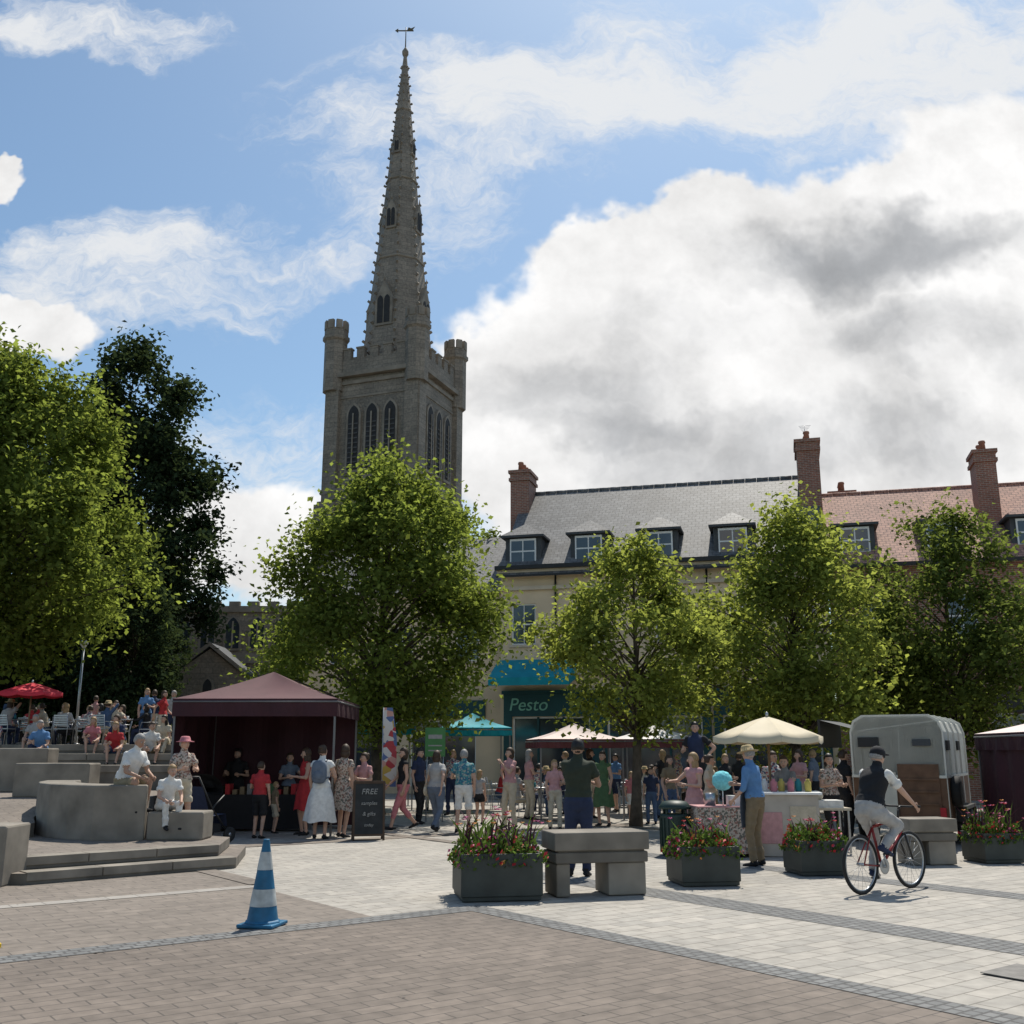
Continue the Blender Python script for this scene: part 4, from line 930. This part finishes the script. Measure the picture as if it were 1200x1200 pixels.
g.part('candy_floss').ell((.02,0,1.2),(.17,.15,.16),mat('floss_cyan',(.2,.62,.68),.95,.15,25,bump=1),18,14,lambda d:d*(1+.06*math.sin(d.x*13)*math.sin(d.z*11)*math.cos(d.y*12)))
g.part('stick').tube((.02,0,.8),(.02,0,1.1),.01,white)
g.done()
x,y=at(365,18.4); b=MB(); b.box(-.4,.4,-.3,.3,.70,.74,cl['cream']); 
for a in (-.36,.34):
    for c in (-.26,.24): b.box(a,a+.03,c,c+.03,0,.7,steel)
b.box(-.3,.3,-.2,.2,.74,.86,cl['white']); b.ell((-.1,0,.93),(.12,.1,.09),cl['cream']); b.build('stall_table',loc=(x,y,.012),uv=False)

# ------------------------------------------------------------ horse trailer
x,y=at(512,19.3); g=Group('horse_trailer',(x,y,.012),rad(-30))
pale=mat('trailer_paint',(.54,.53,.46),.5,.14,2.5); wood=mat('trailer_wood',(.13,.07,.04),.7,.3,5); cap_=mat('trailer_roof',(.60,.59,.52),.5,.1,3)
Wt=1.62; L=3.1; z0=.42; zm=1.2; z1=2.32
body=g.part('body')
prof=[(-Wt,z0),(0,z0),(0,z1-.28),(-.07,z1-.1),(-.24,z1),(-Wt+.24,z1),(-Wt+.07,z1-.1),(-Wt,z1-.28)]
body.xz(prof,0,L,pale)
g.part('lower_panels').box(-Wt-.015,.015,-.015,L+.015,z0,zm,wood)
g.part('rear_ramp').box(-Wt+.8,-.1,-.05,-.015,z0-.05,1.45,wood); g.part('rear_ramp').box(-Wt+.1,-Wt+.76,-.05,-.015,z0-.05,1.3,pale)
for i in range(4): g.part('ramp_battens').box(-Wt+.82,-.12,-.08,-.05,.5+i*.22,.53+i*.22,wood)
for yy in (0.0,.75,1.5,2.25,L-.06):
    ring=[(px*1.0+(0.03 if px>-.3 else (-.03 if px<-Wt+.3 else 0)),pz+(.035 if pz>z1-.2 else 0)) for px,pz in prof]
    g.part('roof_bows').xz(ring,yy,yy+.06,cap_)
g.part('windows').box(-Wt+.12,-Wt+.5,-.045,.0,1.76,1.94,black); g.part('windows').box(-.52,-.2,-.045,.0,1.78,1.9,lead)
g.part('windows').box(.0,.045,.35,.65,1.7,1.88,black); g.part('windows').box(.0,.045,1.75,2.05,1.7,1.88,black)
g.part('trim').box(-Wt-.03,.03,-.04,L+.03,zm,zm+.05,cap_); g.part('trim').box(-Wt-.02,.02,-.02,L+.02,z0-.07,z0,black)
for yy in (1.15,1.85):
    for xx in (.09,-Wt-.09):
        M=Matrix.Translation((xx,yy,.31))@Matrix.Rotation(rad(90),4,'Y')
        w=g.part('wheels'); w.M=M; w.lathe([(.18,-.09),(.29,-.09),(.31,-.05),(.31,.05),(.29,.09),(.18,.09)],(0,0,0),rubber,22); w.lathe([(.17,-.1),(.17,.1)],(0,0,0),steel,16); w.M=Matrix()
M=Matrix.Translation((.1,.6,.95))@Matrix.Rotation(rad(90),4,'Y'); w=g.part('spare_wheel'); w.M=M; w.lathe([(.15,-.08),(.26,-.08),(.28,-.04),(.28,.04),(.26,.08),(.15,.08)],(0,0,0),rubber,22); w.lathe([(.14,-.03),(.14,.05)],(0,0,0),steel,16)
g.part('mudguards').xz([(.0,.62),(.22,.62),(.22,.68),(.0,.68)],.75,2.25,black)
for yy in (.75,2.2): g.part('mudguards').box(.0,.22,yy,yy+.05,.4,.65,black)
g.part('hatch').add([(-Wt-.03,.5,2.1),(-Wt-.03,2.3,2.1),(-Wt-.75,2.3,2.3),(-Wt-.75,.5,2.3)],[(0,1,2,3)],lead)
g.part('hatch').box(-Wt-.75,-Wt-.70,.5,2.3,1.75,2.3,black)
g.part('drawbar').path([(-Wt/2-.4,L,.4),(-Wt/2,L+1.0,.4),(-Wt/2+.4,L,.4)],.04,black)
for sx in (-Wt+.08,-.08): g.part('lamps').box(sx-.05,sx+.05,-.07,-.015,.5,.68,cl['red'])
g.done()

# ------------------------------------------------------------ planters, benches, bin
plm=mat('planter_metal',(.04,.047,.042),.55,.25,4); soil=mat('soil',(.03,.02,.015),.95,.3,9)
lfp=leafmat('leaves_planter',(.08,.13,.03),(.14,.22,.04),.3)
petals=[mat('petal_red',(.5,.02,.03),.6,.2,9),mat('petal_pink',(.55,.12,.22),.6,.2,9),mat('petal_magenta',(.35,.03,.15),.6,.2,9),mat('petal_orange',(.6,.25,.06),.6,.2,9),mat('leaf_purple',(.07,.015,.03),.6,.2,9)]
def planter(bx,d,w,dp,h,rz,seed,spiky=False):
    rng=random.Random(seed); x,y=at(bx,d); g=Group('flower_planter',(x,y,.014),rz)
    B_=g.part('box',.012); B_.lathe([(w*.68,.0),(w*.68,.05),(w*.707,.05),(w*.707,h),(w*.66,h),(w*.66,h-.05)],(0,0,0),plm,4,False,rad(45))
    B_.v=[(a,b_*dp/w,c) for a,b_,c in B_.v]
    g.part('soil').box(-w*.46,w*.46,-dp*.46,dp*.46,h-.09,h-.05,soil)
    F=g.part('flowers')
    for i in range(1900):
        a=rng.uniform(-1,1);c=rng.uniform(-1,1); e=1-.45*(a*a+c*c)/2
        lump=.65+.35*math.sin(a*5+seed)*math.cos(c*4+seed); r=rng.random()
        p=Vector((a*w*.57,c*dp*.57,h-.06+.32*e*lump*r**.7-(.10 if max(abs(a),abs(c))>.88 else 0)))
        s=rng.uniform(.014,.04); n=Vector((rng.gauss(0,1),rng.gauss(0,1),rng.gauss(.6,.8))).normalized(); u=n.orthogonal().normalized(); v=n.cross(u)
        clump=math.sin(a*9+seed)*math.sin(c*7+seed*2)
        m=lfp if rng.random()<(.9 if clump<.1 else .68) else petals[(int((a+1)*2.2)+seed)%5 if rng.random()<.6 else 0]
        if m is not lfp: s*=1.0; p.z+=.02
        F.add([p-u*s,p+v*s*.6,p+u*s,p-v*s*.6],[(0,1,2,3)],m)
    S_=g.part('stems_and_blades')
    for i in range(80 if spiky else 26):
        a=rng.uniform(-.45,.45)*w;c=rng.uniform(-.4,.4)*dp; hh=rng.uniform(.2,.5 if spiky else .36); dx,dy=rng.uniform(-.25,.25),rng.uniform(-.15,.15)
        p0=Vector((a,c,h-.05));p1=Vector((a+dx*.4,c+dy*.4,h+hh*.65));p2=Vector((a+dx,c+dy,h+hh)); wv_=Vector((.012,.006,0)); mm=lfp if rng.random()<.6 else petals[4]
        S_.add([p0-wv_,p0+wv_,p1+wv_,p1-wv_,p2],[(0,1,2,3),(3,2,4)],mm)
        if rng.random()<.35:
            pm=rng.choice(petals[:4]); 
            for q in range(6):
                aa=q*1.047; S_.add([p2,p2+Vector((.035*math.cos(aa),.035*math.sin(aa),.012)),p2+Vector((.03*math.cos(aa+.6),.03*math.sin(aa+.6),.022))],[(0,1,2)],pm)
    g.done()
planter(-18,12.9,.96,.85,.52,rad(10),1,True)
planter(222,14.2,.78,.72,.48,rad(8),2); planter(352,15.3,.66,.65,.46,rad(8),3); planter(560,16.9,.66,.65,.44,rad(8),4,True)
def bench(bx,d,L,rz,sc=1):
    x,y=at(bx,d); g=Group('concrete_bench',(x,y,.014),rz,sc)
    s=g.part('seat',.015); s.box(-L/2,L/2,-.3,.3,.52,.73,conc); s.box(-L/2+.015,L/2-.015,-.285,.285,.375,.50,conc_d); s.box(-L/2+.05,L/2-.05,-.26,.26,.49,.53,conc_d)
    l=g.part('legs',.015); l.box(-L/2+.03,-L/2+.2,-.26,.26,0,.372,conc); l.box(L/2-.52,L/2-.04,-.26,.26,0,.372,conc); g.done()
bench(97,13.2,1.2,rad(14)); bench(483,16.6,.85,rad(8),.92)
x,y=at(191,17.9); g=Group('litter_bin',(x,y,.012)); binm=mat('bin_green',(.015,.035,.03),.5,.15,4)
g.part('body').lathe([(.22,0),(.24,.05),(.25,.62),(.25,.66)],(0,0,0),binm,20); g.part('hood').lathe([(.27,.74),(.27,.78),(.2,.86),(.05,.88)],(0,0,0),binm,20)
for k in range(4): a=rad(45+90*k); g.part('posts').tube((.22*math.cos(a),.22*math.sin(a),.64),(.22*math.cos(a),.22*math.sin(a),.76),.025,binm)
for k in range(20): a=k*.314; g.part('slats').box(-.012,.012,-.01,.01,.06,.6,binm,Matrix.Translation((.252*math.cos(a),.252*math.sin(a),0))@Matrix.Rotation(a,4,'Z'))
g.done()
# ------------------------------------------------------------ cone
x,y=at(-289,10.8); g=Group('traffic_cone',(x,y,.014),rad(-12)); cb_=mat('cone_blue',(.015,.12,.23),.5,.25,7); cw=mat('cone_white',(.42,.44,.43),.5,.28,9)
bb=g.part('base',.012); bb.box(-.19,.19,-.19,.19,0,.035,cb_); bb.lathe([(.19,.035),(.165,.06)],(0,0,0),cb_,8,False)
H_=.82
def cr(z): return .155-(.155-.03)*(z-.04)/(H_-.04)
for a,b_,m in ((.04,.19,cb_),(.19,.35,cw),(.35,.53,cb_),(.53,.70,cw),(.70,.80,cb_)):
    e=.003 if m is cw else 0
    g.part('cone_body').lathe([(cr(a)+e,a),(cr(b_)+e,b_)],(0,0,0),m,28,cap=False)
g.part('tip').lathe([(cr(.80),.80),(cr(.80)*.9,H_),(.012,H_)],(0,0,0),cb_,20); g.done()
b=MB(); b.box(-.2,.2,-.12,.12,0,.04,mat('yellow_plastic',(.7,.5,.02),.5,.1,5)); b.box(-.2,.2,-.05,.05,.04,.055,black); x,y=at(-622,9.6); b.build('cable_ramp',bevel=.015,loc=(x,y,.014),rz=A1)
# ------------------------------------------------------------ chalkboard, banners
x,y=at(-168,20.9); g=Group('chalkboard_sign',(x,y,.012),rad(12)); chk=mat('chalkboard',(.025,.027,.028),.8,.3,6); fr=mat('dark_wood',(.06,.035,.02),.7,.2,6)
for s in (1,-1):
    M=Matrix.Translation((0,-.18*s,0))@Matrix.Rotation(-rad(9)*s,4,'X')
    p=g.part('board_panels'); p.box(-.27,.27,-.008,.008,.12,1.07,chk,M); f=g.part('board_frame')
    f.box(-.31,-.27,-.02,.02,0,1.12,fr,M); f.box(.27,.31,-.02,.02,0,1.12,fr,M); f.box(-.27,.27,-.02,.02,1.07,1.12,fr,M); f.box(-.27,.27,-.02,.02,.08,.12,fr,M)
e=g.done(); chalk=mat('chalk',(.3,.3,.285),.9,.4,30)
for i,(s_,tx) in enumerate(((.15,'FREE'),(.1,'samples'),(.1,'& gifts'),(.08,'today'))):
    z_=.86-i*.2; text(tx,s_,chalk,e,(0,-.18+.158*z_-.014,z_),(rad(81),0,0),'chalk_lettering')
bann=blotchmat('banner_print',[(.6,.58,.55),(.4,.05,.06),(.6,.58,.55),(.5,.35,.08),(.55,.3,.25),(.1,.15,.3)],7)
def banner(name,bx,d,z0,z1,w,m,z=0):
    x,y=at(bx,d); g=Group(name,(x,y,z+.012),rad(6)); g.part('pole').tube((-w/2,0,0),(-w/2,0,z1),.015,steel); n=14
    for i in range(n):
        f0=i/n;f1=(i+1)/n; za=z0+(z1-z0)*f0; zb_=z0+(z1-z0)*f1
        wa=w*(1-.9*max(0,f0-.6));wb=w*(1-.9*max(0,f1-.6))
        g.part('panel').add([(-w/2,.02*math.sin(i),za),(-w/2+wa,.03*math.sin(i+1),za),(-w/2+wb,.03*math.sin(i+2),zb_),(-w/2,.02*math.sin(i+1),zb_)],[(0,1,2,3)],m,None,True)
    g.part('base').lathe([(.2,0),(.2,.03),(.03,.05)],(0,0,0),black,12); g.done()
banner('feather_banner',-145,23.8,.9,2.65,.32,bann)
x,y=at(-91,26); b=MB(); gm=mat('green_sign',(.07,.22,.07),.6,.1,4); b.box(-.25,.25,-.01,.01,1.55,2.25,gm); b.box(-.17,.17,-.014,-.011,1.98,2.08,cl['lgrey']); b.box(-.17,.17,-.014,-.011,1.8,1.83,cl['lgrey']); b.box(-.17,.17,-.014,-.011,1.68,1.71,cl['lgrey']); b.tube((-.2,.03,0),(-.2,.03,1.6),.015,steel); b.tube((.2,.03,0),(.2,.03,1.6),.015,steel); b.build('green_sign',loc=(x,y,.012),uv=False)
x,y=at(-517,36); b=MB(); b.tube((0,0,0),(0,0,3.4),.05,steel,.04); b.lathe([(.09,0),(.09,.3),(.06,.34)],(0,0,0),steel,12); b.lathe([(.05,3.35),(.14,3.5),(.14,3.56),(.03,3.65)],(0,0,0),white,14); b.build('lamp_post',loc=(x,y,TZ),uv=False)
# pushchair
x,y=at(-361,20.2); g=Group('pushchair',(x,y,.012),rad(150),1.15)
fr_=g.part('frame')
for s in (-.24,.24):
    fr_.path([(s,-.35,.12),(s,.05,.55),(s,.38,1.05)],.014,black); fr_.path([(s,.35,.12),(s,.0,.6),(s,-.2,.75)],.014,black)
    for yy in (-.35,.35):
        w=g.part('wheels'); w.M=Matrix.Translation((s*1.05,yy,.12))@Matrix.Rotation(rad(90),4,'Y'); w.lathe([(.08,-.02),(.12,-.02),(.12,.02),(.08,.02)],(0,0,0),rubber,16); w.lathe([(.03,-.025),(.03,.025)],(0,0,0),steel,8); w.M=Matrix()
fr_.tube((-.24,.38,1.05),(.24,.38,1.05),.018,black)
st=g.part('seat'); st.add([(-.2,-.3,.45),(.2,-.3,.45),(.2,.05,.42),(-.2,.05,.42),(-.2,.25,.9),(.2,.25,.9),(-.2,-.34,.25),(.2,-.34,.25)],[(0,1,2,3),(3,2,5,4),(6,7,1,0)],cl['navy'])
hd=g.part('hood'); hd.rings([[(sx,.2-.4*math.sin(a),.78+.32*math.cos(a)) for sx in (-.22,-.21,0,.21,.22)] for a in [rad(q) for q in (0,25,50,75,95)]],cl['black'],False,True)
g.part('basket').box(-.2,.2,-.2,.25,.16,.3,cl['black']); g.done()

# ------------------------------------------------------------ cyclist + bicycle
x,y=at(436,13.45); YW=127
g=Group('bicycle',(x,y,.016),rad(YW)); tyre=rubber; frm=mat('bike_frame_red',(.22,.02,.02),.35,.1,5); r=.335
for yy in (.52,-.52):
    w=g.part('rear_wheel' if yy>0 else 'front_wheel'); pts=[(0,yy+r*math.cos(2*math.pi*i/36),r+.0+r*math.sin(2*math.pi*i/36)*.985) for i in range(36)]
    w.path(pts,.021,tyre,8,True); pts=[(0,yy+(r-.03)*math.cos(2*math.pi*i/36),r+(r-.03)*math.sin(2*math.pi*i/36)) for i in range(36)]; w.path(pts,.011,steel,6,True)
    for i in range(20): a=2*math.pi*i/20; w.tube((.025*(-1)**i,yy,r),(0,yy+(r-.035)*math.cos(a),r+(r-.035)*math.sin(a)),.0016,steel,n=4)
    w.tube((-.05,yy,r),(.05,yy,r),.018,steel)
fm=g.part('frame'); BBp=(0,.09,.29); ST=(0,.24,.76); HT=(0,-.34,.84); HB_=(0,-.38,.68)
fm.tube(BBp,ST,.017,frm); fm.tube(ST,HT,.018,frm); fm.tube(BBp,HB_,.02,frm); fm.tube(HT,HB_,.021,frm)
for s in (-.05,.05): fm.tube(BBp,(s,.52,r),.01,frm); fm.tube(ST,(s,.52,r),.009,frm); fm.tube((s*.9,-.39,.66),(s,-.52,r),.013,black)
fm.tube((-.05,-.39,.66),(.05,-.39,.66),.016,black); 
sdl=g.part('saddle'); sdl.tube(ST,(0,.275,.90),.013,steel); sdl.ell((0,.30,.925),(.075,.10,.03),black); sdl.ell((0,.18,.925),(.035,.13,.025),black)
hb=g.part('handlebars'); hb.tube(HT,(0,-.36,.96),.014,black); hb.tube((0,-.36,.96),(0,-.42,.99),.016,black); hb.path([(-.31,-.36,1.0),(-.15,-.41,.99),(0,-.42,.99),(.15,-.41,.99),(.31,-.36,1.0)],.013,black)
for s in (1,-1): hb.tube((s*.2,-.39,1.0),(s*.31,-.36,1.0),.018,rubber)
cr_=g.part('crankset'); cr_.M=Matrix.Translation(BBp)@Matrix.Rotation(rad(90),4,'Y'); cr_.lathe([(.08,-.045),(.095,-.045),(.095,-.04),(.08,-.04)],(0,0,0),steel,24); cr_.tube((0,0,-.07),(0,0,.07),.02,steel); cr_.M=Matrix()
ca_=rad(70); p1=(.09,.09-.165*math.cos(ca_),.29-.165*math.sin(ca_)); p2=(-.09,.09+.165*math.cos(ca_),.29+.165*math.sin(ca_))
cr_.tube((.07,.09,.29),(p1[0]-.01,p1[1],p1[2]),.012,steel); cr_.tube((-.07,.09,.29),(p2[0]+.01,p2[1],p2[2]),.012,steel)
for p in (p1,p2): q=1 if p[0]>0 else -1; cr_.cb((p[0]+q*.045,p[1],p[2]),(.09,.07,.02),black)
g.done()
kk=.98
person('cyclist',(x,y,0),YW,H=1.75*kk,top='white',vest='black',bot='lgrey',sleeve=.75,leg=2.1,hair=HG,shoe='navy',pz=1.0/kk,py=.27,lean=24,hat=('black','cap'),headpitch=4,headyaw=-10,
  handT=[(.27/kk,-.31/kk,1.03/kk),(-.27/kk,-.31/kk,1.03/kk)],footT=[(.13,p1[1]+.05,p1[2]+.11),(-.13,p2[1]+.05,p2[2]+.11)],vox=.018,build=1.12)

scene.view_settings.view_transform='Standard'; scene.view_settings.look='None'; scene.view_settings.exposure=0
